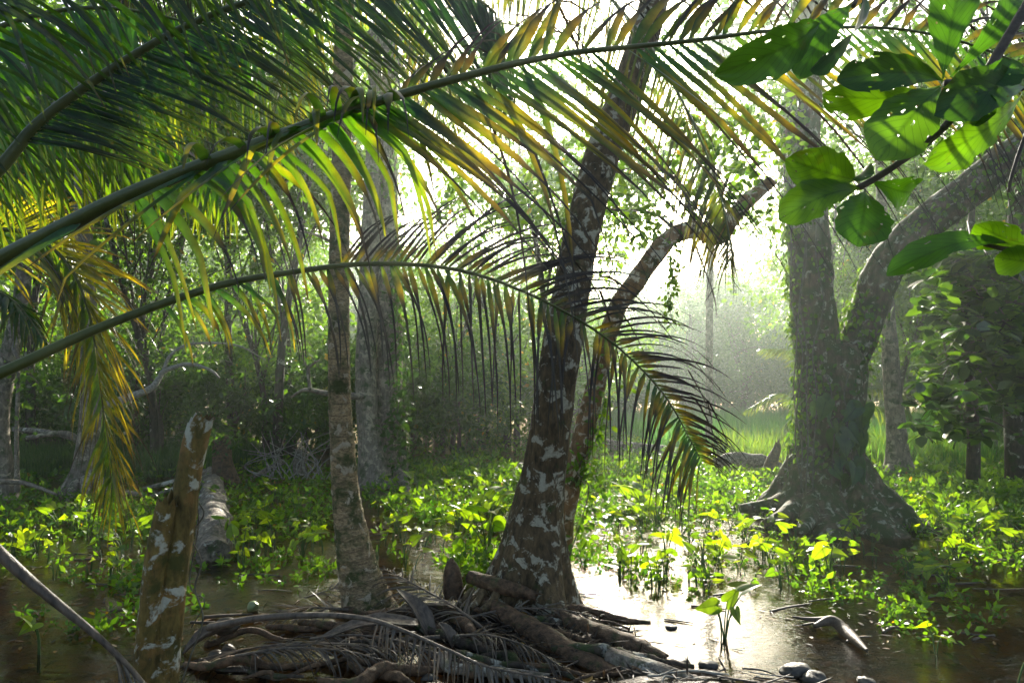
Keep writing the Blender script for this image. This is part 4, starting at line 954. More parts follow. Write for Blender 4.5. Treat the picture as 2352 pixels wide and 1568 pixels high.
def log(name, label, spec, mat, nseg=24, n=90, rough=.16, rs=5, jag=.06, seed=0, mod=None, group=None, cat='log'):
    o = at(*spec[0][:3])
    if spec[0][2] < 5.3: spec = [(a, c_ - .045 / Y * F, Y, w_) for a, c_, Y, w_ in spec]
    b = MB(); pxtube(b, spec, nseg=nseg, n=n, rough=rough, rs=rs, jag=jag, seed=seed, mod=mod)
    return tag(b.build(name, mat, None, o), label, cat, group)
log('fallen_log', 'grey fallen log lying end-on behind the broken post', [(488, 1092, 12.0, 44), (488, 1130, 10.2, 52), (490, 1170, 8.7, 62), (492, 1220, 7.4, 72), (491, 1275, 6.5, 68)], M_gwood, seed=4, rough=.32, rs=8)
log('fallen_log', 'dark rotten log slanting to the bottom edge right of the mud', [(1105, 1395, 4.9, 30), (1150, 1420, 4.75, 46), (1230, 1470, 4.5, 56), (1320, 1525, 4.25, 60), (1420, 1585, 4.0, 60)], M_rot, seed=5, rough=.2, rs=7)
log('fallen_log', 'rotten log end at the water beside the bright reflection', [(1290, 1430, 4.75, 30), (1350, 1462, 4.6, 46), (1420, 1490, 4.45, 50), (1480, 1515, 4.35, 48), (1530, 1535, 4.25, 30)], M_rot, seed=6, rough=.24, rs=7)
log('fallen_log', 'pale cracked log leaving the picture at the bottom edge', [(1400, 1525, 4.15, 44), (1450, 1545, 4.05, 52), (1520, 1570, 3.92, 56), (1620, 1610, 3.75, 60)], M_gwood, seed=7, rough=.14, rs=8)
log('fallen_log', 'short brown log leaning on the foot of the leaning trunk', [(1078, 1338, 5.0, 30), (1120, 1352, 4.92, 36), (1180, 1368, 4.85, 34), (1232, 1385, 4.8, 20)], M_rot, seed=8, rough=.22, rs=9)
log('fallen_log', 'flat rotten log lying behind the coconut trunk foot', [(1040, 1420, 4.9, 22), (980, 1424, 4.85, 34), (900, 1428, 4.8, 34), (835, 1424, 4.75, 12)], M_rot, seed=9, rough=.25, rs=9)
log('fallen_log', 'long pale log lying in the far plants behind the crooked tree', [(1360, 1010, 17.5, 16), (1420, 1022, 17.0, 20), (1500, 1030, 16.7, 20), (1560, 1034, 16.5, 14)], M_gwood, seed=10)
log('fallen_log', 'grey rough log among plants left of the forked tree', [(1640, 1062, 13, 20), (1680, 1055, 13, 34), (1740, 1058, 13, 32), (1790, 1070, 13, 16)], M_gwood, seed=11, rough=.3)
log('driftwood', 'dark driftwood snag lying in the brown water at lower right', [(1870, 1452, 4.66, 10), (1910, 1440, 4.72, 24), (1940, 1462, 4.62, 26), (1965, 1485, 4.45, 22), (1992, 1510, 4.25, 8)], M_twig, seed=12, rough=.12, rs=12)
log('driftwood', 'short dark root branch reaching left of the snag in brown water', [(1820, 1430, 4.85, 4), (1860, 1436, 4.8, 10), (1905, 1438, 4.74, 18)], M_twig, seed=13, rough=.12, rs=12, nseg=12)
for k, (cs, lab) in enumerate([([(330, 1122, 10.5, 10), (400, 1105, 10.6, 12), (470, 1082, 10.8, 14)], 'grey dead branch lying behind the broken post, upper one'), ([(345, 1140, 10.0, 8), (410, 1118, 10.1, 10), (462, 1098, 10.3, 12)], 'grey dead branch lying behind the broken post, lower one'),
    ([(30, 985, 13, 12), (110, 992, 13, 12), (190, 1010, 13, 14)], 'grey fallen bough crossing the dark wood left of the grey trunk'), ([(60, 1005, 12.5, 10), (150, 995, 12.7, 14), (200, 1030, 12.8, 16)], 'lower grey fallen bough in the dark wood left of the grey trunk'),
    ([(0, 1105, 9.5, 12), (60, 1110, 9.6, 10), (130, 1135, 9.4, 6)], 'muddy grey root lying at the left border'), ([(560, 1110, 12, 10), (610, 1080, 12, 12), (650, 1060, 12, 14)], 'grey buttress root right of the vine-topped stump')]):
    log('dead_branch', lab, cs, M_gwood if k < 3 else M_pale, nseg=10, n=30, rough=.12, seed=20 + k, cat='branch')
# stumps in the middle distance
o = at(520, 1075, 11.2); o[2] = 0
s2 = thing('vine_topped_stump', o, 'broken dark stump with leafy top behind the fallen log', 'tree stump')
b = MB(); pxtube(b, [(520, 1120, 11.2, 70), (512, 1070, 11.2, 48), (510, 1030, 11.2, 42), (508, 1005, 11.2, 38)], nseg=24, n=50, rough=.15, jag=.12, seed=5); b.build('trunk', M_rot, s2, o)
b = MB(); rg = np.random.default_rng(61); leaf_cloud(b, np.array([at(515 + rg.normal(0, 22), 1010 + rg.normal(0, 12), 11.1) for _ in range(10)]), .12, 14, .08, DG, rg); b.build('foliage', M_leaf, s2, o)
o = at(640, 1085, 12); o[2] = 0
log('old_stump', 'low grey weathered stump among the bare twigs left of the coconut trunk', [(690, 1090, 12, 34), (688, 1060, 12, 28), (690, 1035, 12, 22)], M_gwood, seed=14, jag=.15, rough=.25, cat='tree stump')
log('old_stump', 'dark split stump beside the grey log left of the forked tree', [(1768, 1078, 12.2, 30), (1775, 1055, 12.2, 26), (1785, 1030, 12.2, 18), (1786, 1012, 12.2, 8)], M_rot, seed=15, jag=.2, rough=.2, cat='tree stump')
log('old_stump', 'small dark upright stump left of the leaning trunk foot', [(1042, 1385, 5.0, 46), (1040, 1350, 5.0, 44), (1038, 1322, 5.02, 36), (1034, 1300, 5.04, 16)], M_rot, seed=16, jag=.03, rough=.12, cat='tree stump')
log('old_stump', 'tiny broken peg standing in the water at the bottom', [(584, 1552, 4.0, 16), (584, 1535, 4.0, 15), (583, 1520, 4.0, 10)], M_rot, seed=17, jag=.02, nseg=10, n=24, cat='tree stump')
# stilt roots before the leaning trunk
o = at(1100, 1375, 5.0); o[2] = 0
for k, cs in enumerate([[(1085, 1352, 4.9, 16), (1070, 1372, 4.85, 15), (1052, 1388, 4.8, 14)], [(1110, 1356, 4.88, 18), (1098, 1380, 4.82, 16), (1078, 1396, 4.75, 14)], [(1140, 1362, 4.85, 20), (1128, 1385, 4.8, 20), (1110, 1400, 4.72, 18)], [(1200, 1375, 4.85, 18), (1190, 1395, 4.8, 20), (1182, 1412, 4.72, 20)]]):
    b = MB(); pxtube(b, cs, nseg=10, n=20, rough=.1); b.build('root', M_lich, t2, o2)

# ------------------------------------------------------------------ dead fronds, sheaths, coconuts, stones on the mud
DRY = dict(g0=(.045, .034, .023), g1=(.16, .13, .095), thr=(1.5, 1.6), yamt=0.0, kink=.15)
def dead_frond(label, ctrl, n, rows, seed, r0=.02, r1=.004, start=.3, mat=None, up=(0, 0, 1)):
    o = np.asarray(ctrl[0]).copy()
    t = thing('dead_frond', o, label, 'palm frond', 'dead palm fronds')
    frond(t, ctrl, n, [{**DRY, **r} for r in rows], r0=r0, r1=r1, start=start, origin=o, rmat=M_sheath, lmat=M_dry, seed=seed, name='leaflets', up=up)
    return t
dead_frond('grey dead frond with comb of hanging leaflets in front of the coconut trunk', [at(480, 1440, 4.3), at(600, 1418, 4.2), at(740, 1412, 4.1), at(840, 1420, 4.0), at(920, 1445, 3.9), at(1030, 1492, 3.75), at(1120, 1530, 3.65), at(1250, 1555, 3.6), at(1340, 1575, 3.55)], 52,
           [dict(side=1, fwd=15, fwd2=20, elev=-65, len=.24, wid=.018, droop=2.2, start=.42), dict(side=-1, fwd=45, fwd2=20, elev=-5, len=.2, wid=.014, droop=2.0, start=.5, n=26)], 51, r0=.03)
dead_frond('grey dead frond with thick bent stalk left of the leaning trunk', [at(1132, 1492, 4.45), at(1120, 1455, 4.5), at(1060, 1405, 4.65), at(1000, 1368, 4.85), at(930, 1330, 5.1), at(880, 1305, 5.35)], 46,
           [dict(side=s, fwd=40, fwd2=15, elev=2, len=.42, wid=.016, droop=1.2, start=.35, jit=10) for s in (1, -1)], 52, r0=.025)
dead_frond('flattened dead frond in the water left of the coconut foot', [at(800, 1400, 4.95), at(740, 1395, 4.9), at(690, 1396, 4.85), at(640, 1404, 4.8)], 34, [dict(side=s, fwd=45, fwd2=15, elev=-2, len=.3, wid=.013, droop=.6, start=.1, jit=12) for s in (1, -1)], 53, r0=.014)
dead_frond('dry straw-like frond fanned out on the mud below the post', [at(1010, 1462, 4.35), at(860, 1470, 4.3), at(660, 1478, 4.25), at(520, 1498, 4.2), at(410, 1530, 4.1)], 44, [dict(side=s, fwd=62, fwd2=12, elev=-4, len=.36, wid=.012, droop=.8, start=.15, jit=8) for s in (1, -1)], 54, r0=.016)
dead_frond('thick dead frond stalk leaning across the lower left corner', [at(-60, 1215, 2.95), at(60, 1325, 3.0), at(150, 1400, 3.05), at(225, 1462, 3.1), at(300, 1535, 3.15), at(370, 1620, 3.2)], 18, [dict(side=s, fwd=66, fwd2=6, elev=-12, len=.30, wid=.012, droop=1.5, start=.68, jit=10) for s in (1, -1)], 55, r0=.034, r1=.012)
dead_frond('dead frond tip sticking out of the water beside the coconut trunk', [at(700, 1372, 5.3), at(770, 1350, 5.5), at(800, 1345, 5.7)], 26, [dict(side=s, fwd=50, fwd2=10, elev=5, len=.26, wid=.012, droop=.7, start=.1, jit=14) for s in (1, -1)], 56, r0=.01)
dead_frond('dark dry frond lying at the bottom edge beside the pale log', [at(1000, 1500, 4.1), at(1120, 1535, 4.0), at(1260, 1560, 3.92), at(1380, 1590, 3.8)], 30, [dict(side=s, fwd=62, fwd2=10, elev=-3, len=.3, wid=.013, droop=.8, start=.3, jit=9) for s in (1, -1)], 57, r0=.016)

def sheath(label, base, tip, Yb, Yt, w, seed, curl=1.1, z=0.0):
    """curled boat-shaped dry sheath"""
    B = at(*base, Yb); E = at(*tip, Yt); d = nrm(E - B); L = np.linalg.norm(E - B)
    nu, nv = 26, 13
    u = np.linspace(0, 1, nu)[:, None]; v = np.linspace(-1, 1, nv)[None, :]
    half = w * .72 / 2 / F * Yb
    W = half * np.interp(u[:, 0], [0, .1, .35, .7, .92, 1], [.5, .75, 1, .75, .35, .04])[:, None]
    x = nrm(np.cross(d, [0, 0, 1])); n = np.cross(x, d)
    ang = v * curl
    P = B + d * (u * L)[:, :, None] + x * (W * np.sin(ang) / math.sin(min(curl, 1.5)))[:, :, None] + n * (W * (1 - np.cos(ang)) + L * .10 * np.sin(PI * u) + .01 * vnoise(np.stack([u * 5 + 0 * v, v * 2 + 0 * u, 0 * u * v + seed], -1), 1, 2))[:, :, None]
    i = np.arange(nu - 1)[:, None] * nv + np.arange(nv - 1)[None, :]
    q = np.stack([i, i + 1, i + nv + 1, i + nv], -1).reshape(-1, 4)
    b = MB(); b.add(P.reshape(-1, 3), q)
    ob_ = b.build('palm_sheath', M_sheath, None, B)
    sm = ob_.modifiers.new('thick', 'SOLIDIFY'); sm.thickness = .006
    return tag(ob_, label, 'palm sheath', 'dry palm sheaths')
sheath('curled dry sheath with pointed horn at the coconut trunk foot', (990, 1470), (912, 1352), 4.5, 4.65, 70, 1)
sheath('broad grey sheath sweeping along the mud in the bottom centre', (960, 1432), (700, 1490), 4.4, 4.3, 100, 2, .8)
sheath('pale upright pointed sheath in the mud below the bent stalk', (1040, 1482), (1008, 1430), 4.35, 4.4, 50, 3)
sheath('grey cupped sheath at the broken end of the bent stalk', (1128, 1470), (1085, 1530), 4.45, 4.3, 64, 4)
sheath('dark boat-shaped sheath beside the post, in the water', (540, 1440), (420, 1500), 4.5, 4.3, 60, 5, 1.4)
sheath('small dark sheath standing left of the pointed pale one', (1075, 1470), (1045, 1415), 4.5, 4.6, 40, 6)

def blob(name, label, cat, px, py, Y, sx, sy, sz, mat, seed, rot=(0, 0, 0), rough=.08, pointy=0.0, group=None, sink=0.0):
    nu, nv = 24, 16
    th = np.linspace(0, 2 * PI, nu, endpoint=False)[None, :]; ph = np.linspace(0, PI, nv)[:, None]
    d = np.stack([np.sin(ph) * np.cos(th), np.sin(ph) * np.sin(th), np.cos(ph) * np.ones_like(th)], -1)
    r = 1 + rough * vnoise(d * 1.6 + seed * 5, 1, 3) + pointy * np.clip(d[..., 2], 0, 1)[..., ] ** 6
    if pointy: r = r * (1 + .05 * np.cos(3 * th))
    P = d * r[..., None] * np.array([sx, sy, sz])
    i = np.arange(nv - 1)[:, None] * nu; j = np.arange(nu)[None, :]; j2 = (j + 1) % nu
    q = np.stack([i + j, i + nu + j, i + nu + j2, i + j2], -1).reshape(-1, 4)
    c0 = at(px, py, Y); b = MB(); b.add(P.reshape(-1, 3) + c0, q)
    o = b.build(name, mat, None, c0); o.rotation_euler = rot
    return tag(o, label, cat, group)
blob('coconut', 'pale green coconut floating in the brown water by the frond', 'coconut', 581, 1392, 5.1, .040, .040, .060, M_nut_g, 1, (1.1, .2, .6), .10, .2)
blob('coconut', 'dark wet coconut half sunk at the lower left mud', 'coconut', 498, 1512, 4.25, .06, .055, .07, M_nut_b, 2, (1.2, .3, .6), .03, .1)
blob('coconut', 'old brown coconut husk inside the dark sheath by the post', 'coconut', 520, 1438, 4.5, .06, .06, .085, M_nut_b, 3, (1.4, .2, 1.3), .04, .15)
blob('coconut', 'dark coconut just behind the half sunk one', 'coconut', 524, 1496, 4.3, .045, .045, .05, M_nut_b, 4, (.5, .2, .1), .03, .1)
blob('stone', 'large dark smooth stone at the bottom edge right of the twigs', 'stone', 1832, 1540, 4.02, .10, .08, .045, M_stone, 5, (0, .1, .3), .34, group='stones at the bottom edge')
blob('stone', 'second dark stone leaning on the right of the large one', 'stone', 1868, 1560, 3.95, .09, .07, .05, M_stone, 6, (0.1, .25, .8), .34, group='stones at the bottom edge')
blob('stone', 'low dark stone at the bottom edge right of the bright reflection', 'stone', 1990, 1566, 3.9, .05, .05, .03, M_stone, 7, (0, .1, 1.3), .34, group='stones at the bottom edge')
blob('stone', 'brown broken husk lump between pale log and stones', 'husk', 1563, 1522, 4.15, .07, .06, .035, M_nut_b, 8, (0, .1, 1.3), .2)
blob('stone', 'grey lump beside the brown husk at the water edge', 'stone', 1628, 1528, 4.1, .06, .05, .03, M_stone, 9, (0, .1, .3), .2)
blob('stone', 'dark round pebble in the bright water', 'stone', 1542, 1440, 4.75, .045, .035, .022, M_stone, 10, (0, 0, .3), .34)
blob('stone', 'rounded stone on the mud at the bottom centre', 'stone', 985, 1558, 3.95, .05, .045, .03, M_stone, 11, (0, 0, .3), .34)
log('root', 'pale curved root at the bottom centre mud', [(1020, 1520, 4.1, 24), (1025, 1545, 4.02, 26), (1080, 1556, 3.97, 24), (1180, 1564, 3.93, 22), (1260, 1572, 3.9, 16)], M_gwood, seed=30, rough=.1, nseg=14, cat='root')

rg = np.random.default_rng(69)
for k in range(34):
    cx = rg.uniform(520, 1480); cy = rg.uniform(1405, 1545)
    Y = ground_y(cy, .05); p = np.array([(cx - 1176) / F * Y, Y, 0.0]); L = rg.uniform(.35, .9); a = rg.normal(-.25, .45)
    pts = []
    for f_ in np.linspace(-.5, .5, 5):
        q_ = p + np.array([math.cos(a), math.sin(a), 0]) * L * f_ + rg.normal(0, .035, 3)
        q_[2] = max(float(ground_h(q_[None, 0], q_[None, 1])[0]), -.02) + .02 + abs(rg.normal(0, .03)); pts.append(q_)
    r = rg.uniform(.012, .040); b = MB(); tube(b, pts, [r * .6, r, r, r * .8, r * .35], nseg=12, n=50, rough=.38, rs=26, seed=k)
    tag(b.build('root', M_rot if k % 4 else M_dark_bark, None, pts[0]), 'dark gnarled root tangled on the mud bank round the two near trunks', 'root', 'roots on the mud bank')
for k in range(6):
    cx = rg.uniform(560, 1300); cy = rg.uniform(1400, 1540)
    Y = ground_y(cy, .08); a = rg.uniform(0, 2 * PI) if k % 2 else rg.normal(0, .4)
    p = np.array([(cx - 1176) / F * Y, Y, .09]); d = np.array([math.cos(a), math.sin(a) * .6, 0])
    dead_frond('loose grey frond piece lying in the tangle on the mud bank', [p - d * .45, p - d * .15 + (0, 0, .05), p + d * .2 + (0, 0, .04), p + d * .5 - (0, 0, .03)], 26, [dict(side=s, fwd=52, fwd2=12, elev=-8, len=rg.uniform(.2, .34), wid=.012, droop=1.1, start=.1, jit=14) for s in (1, -1)], 60 + k, r0=.012)
# twigs at the bottom right and round the mud
rg = np.random.default_rng(71); tw = []
for k in range(34):
    if k < 20: cx, cy = rg.uniform(1500, 1900), rg.uniform(1528, 1575)
    else: cx, cy = rg.uniform(560, 1350), rg.uniform(1440, 1560)
    Y = ground_y(cy, .06); L = rg.uniform(.12, .4); a = rg.normal(0, .5) + (PI if rg.random() < .5 else 0)
    p = np.array([(cx - 1176) / F * Y, Y, 0.0]); d = np.array([math.cos(a), math.sin(a), 0])
    pts = [p - d * L / 2 + rg.normal(0, .015, 3), p + rg.normal(0, .02, 3), p + d * L / 2 + rg.normal(0, .015, 3)]
    for q_ in pts: q_[2] = max(float(ground_h(np.array([q_[0]]), np.array([q_[1]]))[0]), 0) + .012 + abs(rg.normal(0, .015))
    b = MB(); r = rg.uniform(.003, .009); tube(b, pts, [r, r * .9, r * .5], nseg=6, n=14, rough=.15, rs=40)
    tag(b.build('twig', M_wtwig if k % 3 == 0 else M_twig, None, pts[0]), 'dry twig in the litter at the bottom edge right of the pale log' if k < 20 else 'dark dry twig lying on the mud bank round the coconut foot', 'twig', 'twigs at the bottom edge' if k < 20 else 'twigs on the mud bank')
# sticks floating in water
for k in range(40):
    cx, cy = rg.uniform(1350, 2330), rg.uniform(1190, 1500) 
    if k >= 28: cx, cy = rg.uniform(60, 760), rg.uniform(1180, 1420)
    Y = ground_y(cy); L = rg.uniform(.15, .6) * (Y / 6); a = rg.normal(0, .35)
    p = np.array([(cx - 1176) / F * Y, Y, .008]); d = np.array([math.cos(a), math.sin(a), 0])
    b = MB(); r = rg.uniform(.004, .012); tube(b, [p - d * L / 2, p + rg.normal(0, .02, 3) * (1, 1, .3), p + d * L / 2], [r, r, r * .5], nseg=6, n=14, rough=.15, rs=40)
    tag(b.build('stick', M_twig, None, p), 'dark thin stick floating among arrow-leaved plants on the right water' if k < 28 else 'dark thin stick floating among plants on the left water', 'stick', 'sticks in the right water' if k < 28 else 'sticks in the left water')
# bare twiggy brush left of the coconut trunk
o = at(670, 1095, 11.5); o[2] = 0
b = MB()
for k in range(26):
    x0 = 600 + rg.uniform(0, 150); 
    pxtube(b, [(x0, 1100, 11.5, 3), (x0 + rg.normal(0, 25), 1070 - rg.uniform(0, 20), 11.5, 2.5), (x0 + rg.normal(0, 60), 1045 - rg.uniform(0, 60), 11.5 + rg.normal(0, .3), 1.2)], nseg=5, n=14)
tag(b.build('bare_brush', M_wtwig, None, o), 'pale bare twiggy brush left of the coconut trunk', 'shrub')

# ------------------------------------------------------------------ arrow-leaved plants
def plant_proto(seed, nl, h, size):
    rg = np.random.default_rng(300 + seed)
    root = thing('arrowleaf_plant', (0, 0, 0), 'x', 'plant')
    for k in range(nl):
        a = rg.uniform(0, 2 * PI); hh = h * rg.uniform(.55, 1.1); out = hh * rg.uniform(.15, .5)
        tipp = np.array([math.cos(a) * out, math.sin(a) * out, hh])
        dirn = nrm(np.array([math.cos(a), math.sin(a), rg.uniform(-1.1, .9)]) + rg.normal(0, .3, 3))
        nv = nrm(np.array([-math.cos(a) * .5, -math.sin(a) * .5 , rg.uniform(-.05, .5)]) + rg.normal(0, .3, 3))
        R = frames(dirn[None], nv[None]); s = size * rg.uniform(.65, 1.15)
        s *= .74; young = rg.random()
        col = lerp(np.array([.028, .10, .012]), np.array([.15, .24, .014]), young)
        b = MB(); b.inst(*TH, R, tipp[None], np.array([[s * rg.uniform(.85, 1.1), s, s * rg.uniform(.6, 1.6)]]), col[None], HEART_AUX)
        lf = b.build('leaf', M_arrow, root)
        b = MB(); tube(b, [(rg.normal(0, .01), rg.normal(0, .01), -.12), tipp * [.35, .35, .5], tipp], [.006, .005, .003], nseg=5, n=10)
        b.build('stalk', M_stalk, lf)
    return root
PP = [plant_proto(k, n, h, s) for k, (n, h, s) in enumerate([(2, .26, .16), (2, .28, .15), (3, .32, .17), (4, .32, .17), (2, .22, .14), (3, .28, .16), (6, .36, .19), (2, .34, .17), (1, .28, .17)])]
usedp = set()
def put_plant(k, x, y, s, label, group, rz=None):
    if k in usedp: o = copy_tree(PP[k])
    else: o = PP[k]; usedp.add(k)
    o.location = (x, y, 0.0); o.rotation_euler = (0, 0, random.uniform(0, 6.28) if rz is None else rz); o.scale = (s, s, s * (random.uniform(.6, 1.0) if group else 1))
    o['label'] = label
    if group: o['group'] = group
    elif 'group' in o: del o['group']
    return o
zones = [  # px centre, py centre, rx, ry, count, label, group
    ((1660, 1255, 350, 105), 120, 'bright arrow-leaved plant in the glittering water between leaning and forked trunks', 'arrowleaf plants in the glittering water'),
    ((1450, 1150, 220, 60), 34, 'green arrow-leaved plant in the misty shallows right of the crooked tree', 'arrowleaf plants right of the crooked tree'),
    ((2180, 1260, 190, 100), 50, 'arrow-leaved plant in the shaded water below the right edge trunk', 'arrowleaf plants in the right shade'),
    ((180, 1250, 230, 80), 52, 'sunlit arrow-leaved plant in the pool left of the broken post', 'arrowleaf plants left of the post'),
    ((610, 1200, 150, 80), 30, 'arrow-leaved plant between fallen log and coconut trunk', 'arrowleaf plants by the fallen log'),
    ((610, 1270, 150, 70), 22, 'arrow-leaved plant between fallen log and coconut trunk', 'arrowleaf plants by the fallen log'),
    ((1000, 1250, 130, 60), 20, 'arrow-leaved plant between coconut trunk and leaning trunk', 'arrowleaf plants between the two near trunks'),
    ((1010, 1170, 160, 80), 32, 'arrow-leaved plant between coconut trunk and leaning trunk', 'arrowleaf plants between the two near trunks'),
]
rg = np.random.default_rng(81)
for (cx, cy, rx, ry), n, lab, grp in zones:
    for _ in range(n):
        while True:
            a = rg.uniform(-1, 1); c = rg.uniform(-1, 1)
            if a * a + c * c < 1: break
        px, py = cx + a * rx, cy + c * ry; Y = ground_y(py)
        put_plant(int(rg.integers(0, 9)), (px - 1176) / F * Y, Y, rg.uniform(.65, 1.15), lab, grp, rz=rg.uniform(0, 6.28))
for k, px, py, s, lab in [(6, 1662, 1465, .92, 'tall arrow-leaved plant standing alone before the bright reflection'), (3, 1905, 1330, 1.1, 'arrow-leaved clump in brown water above the driftwood snag'), (2, 1925, 1260, 1.1, 'bright arrow-leaved clump at the water in front of the forked tree roots'),
                          (6, 1120, 1290, 1.55, 'large-leaved clump growing against the left side of the leaning trunk'), (5, 1500, 1345, 1.0, 'heart-leaved plant at the near end of the glittering plants'), (8, 2330, 1600, 1.1, 'single bright arrow leaf in the lower right corner'), (1, 95, 1500, 1.1, 'hanging round leaf over the dark water at lower left'),
                          (8, 420, 1490, .8, 'small bright leaf beside the foot of the broken post'), (4, 865, 1300, 1.0, 'small bright plant right of the coconut trunk'), (7, 930, 1310, .9, 'small plant on the mud beside the dead frond'), (0, 2150, 1500, .8, 'small thin plant in the brown water at lower right'), (4, 1300, 1080, .9, 'plant')][:-1]:
    Y = ground_y(py); put_plant(k, (px - 1176) / F * Y, Y, s, lab, None)
for k, p in enumerate(PP):
    if k not in usedp:
        for c in list(p.children_recursive): bpy.data.objects.remove(c)
        bpy.data.objects.remove(p)

# ------------------------------------------------------------------ ground cover, grass, litter
rg = np.random.default_rng(91)
b = MB()
covers = [  # px, py, rx, ry, clumps, height, leaf size
    ((1230, 1065, 430, 62), 700, .22, .075), ((1500, 1170, 300, 60), 200, .09, .05), ((1620, 1270, 330, 80), 110, .07, .042), ((1400, 1310, 120, 60), 80, .12, .05),
    ((190, 1260, 280, 110), 190, .10, .045), ((190, 1180, 290, 60), 360, .15, .055), ((610, 1140, 210, 80), 480, .15, .055), ((1040, 1125, 210, 75), 480, .16, .06), ((1480, 1130, 320, 60), 380, .15, .06), ((2210, 1160, 230, 60), 420, .16, .06), ((620, 1250, 170, 70), 70, .07, .042), ((1000, 1230, 150, 70), 70, .07, .042),
    ((2210, 1230, 220, 110), 260, .10, .045), ((2200, 1110, 260, 50), 560, .22, .075), ((1680, 1085, 260, 55), 480, .20, .065), ((1690, 1440, 60, 45), 26, .12, .045), ((1880, 1330, 90, 50), 30, .12, .05), ((2060, 1410, 270, 75), 90, .07, .04), ((1840, 1390, 300, 80), 70, .09, .042), ((230, 1390, 230, 70), 80, .08, .042), ((620, 1310, 170, 40), 50, .07, .04), ((560, 1230, 200, 60), 120, .08, .045), ((1090, 1310, 60, 40), 60, .20, .055), ((100, 1090, 260, 40), 260, .20, .065), ((450, 1075, 250, 25), 180, .20, .065), ((250, 1390, 240, 50), 40, .10, .045), ((1400, 1010, 300, 22), 260, .28, .09)]
for (cx, cy, rx, ry), n, h, s in covers:
    a = rg.uniform(-1, 1, n * 2); c = rg.uniform(-1, 1, n * 2); k = (a * a + c * c) < 1; a, c = a[k][:n], c[k][:n]
    Y = ground_y(np.maximum(cy + c * ry, 975)); X = (cx + a * rx - 1176) / F * Y
    kp = (vnoise(np.stack([X, Y * .8, 0 * X], -1), 1.5, 2) > -.12) | (Y > 8.2); X, Y = X[kp], Y[kp]
    cen = np.stack([X, Y, h * .5 * rg.uniform(.2, 1.3, len(X))], -1)
    hf = rg.random(len(cen)) < .35
    leaf_cloud(b, cen[~hf], h * .55, 12, s * 1.1, [(.022, .085, .010), (.085, .18, .014), (.22, .15, .02)], rg, TS, up=.8, squash=.9, hang=.0)
    leaf_cloud(b, cen[hf], h * .6, 5, s * 1.9, [(.05, .14, .012), (.13, .25, .014)], rg, TC, up=.5, squash=1.2, hang=-.3)
tag(b.build('ground_cover', M_leaf), 'low leafy green plants covering the shallow swamp', 'ground cover', kind='stuff')

def grass(name, label, regions, mat):
    b = MB()
    for (x0, x1, y0, y1, n, h, c0, c1) in regions:
        X = rg.uniform(x0, x1, n); Y = rg.uniform(y0, y1, n); keep = vnoise(np.stack([X, Y, 0 * X], -1), .7, 2) > -.35
        X, Y = X[keep], Y[keep]; n = len(X)
        P = np.stack([X, Y, np.zeros(n)], -1); a = rg.uniform(0, 2 * PI, n); L = h * rg.uniform(.5, 1.2, n); bend = rg.uniform(.1, .6, n)
        side = np.stack([np.cos(a), np.sin(a), 0 * a], -1); fw = np.stack([-np.sin(a), np.cos(a), 0 * a], -1)
        V = []
        for s, w in ((0, 1), (.5, .8), (1, .05)):
            c = P + np.array([0, 0, 1.0]) * (L * s * (1 - .25 * bend * s))[:, None] + fw * (L * bend * s * s)[:, None]
            V += [c - side * .009 * w, c + side * .009 * w]
        V = np.stack(V, 1); q = np.array([[0, 1, 3, 2], [2, 3, 5, 4]])[None] + (np.arange(n) * 6)[:, None, None]
        col = np.repeat(lerp(np.array(c0), np.array(c1), rg.random((n, 1)))[:, None], 6, 1)
        b.add(V.reshape(-1, 3), q.reshape(-1, 4), None, col.reshape(-1, 3))
    tag(b.build(name, mat), label, 'grass', kind='stuff')
grass('marsh_grass', 'tall bright marsh grass in the mist behind the forked tree', [(3.5, 20, 17, 31, 48000, .75, (.035, .15, .035), (.08, .20, .05)), (6, 17, 13.5, 18, 9000, .6, (.05, .16, .025), (.10, .20, .04)), (5, 9.5, 14, 18, 4000, .65, (.08, .18, .02), (.15, .21, .04))], M_grass)
grass('shade_grass', 'dark grass patch behind the grey trunk on the left', [(-11, -5.5, 12.3, 15.5, 15000, .5, (.03, .09, .02), (.06, .13, .03))], M_grass)

# fallen leaves on mud and pond floor
b = MB(); N = 2600
X = rg.uniform(-4, 5, N); Y = rg.uniform(3.6, 9, N)
Z = ground_h(X, Y) + .008 + rg.random(N) * .01
d = rdir(N, .15, rg); R = frames(d, nrm(np.array([0, 0, 1]) + rdir(N, 1, rg) * .25))
pal = np.array([(.16, .07, .015), (.09, .045, .018), (.05, .03, .018), (.22, .13, .02), (.12, .09, .05)])
b.inst(*TS, R, np.stack([X, Y, Z], -1), rg.uniform(.05, .13, N), pal[rg.integers(0, 5, N)] * rg.uniform(.6, 1.2, (N, 1)))
# debris floating on the surface
N = 3600; X = rg.uniform(-4.5, 6, N); Y = rg.uniform(4.3, 11, N); keep = vnoise(np.stack([X, Y, 0 * X], -1), .9, 2) > .0; X, Y = X[keep], Y[keep]; N = len(X)
d = rdir(N, .02, rg); R = frames(d, nrm(np.array([0, 0, 1]) + rdir(N, 1, rg) * .08))
b.inst(*TS, R, np.stack([X, Y, np.full(N, .006)], -1), np.stack([rg.uniform(.015, .05, N), rg.uniform(.03, .12, N), rg.uniform(.02, .05, N)], -1), pal[rg.integers(0, 5, N)] * rg.uniform(.3, 1, (N, 1)))
tag(b.build('leaf_litter', M_litter), 'brown fallen leaves on the mud and under the water', 'leaf litter', kind='stuff')
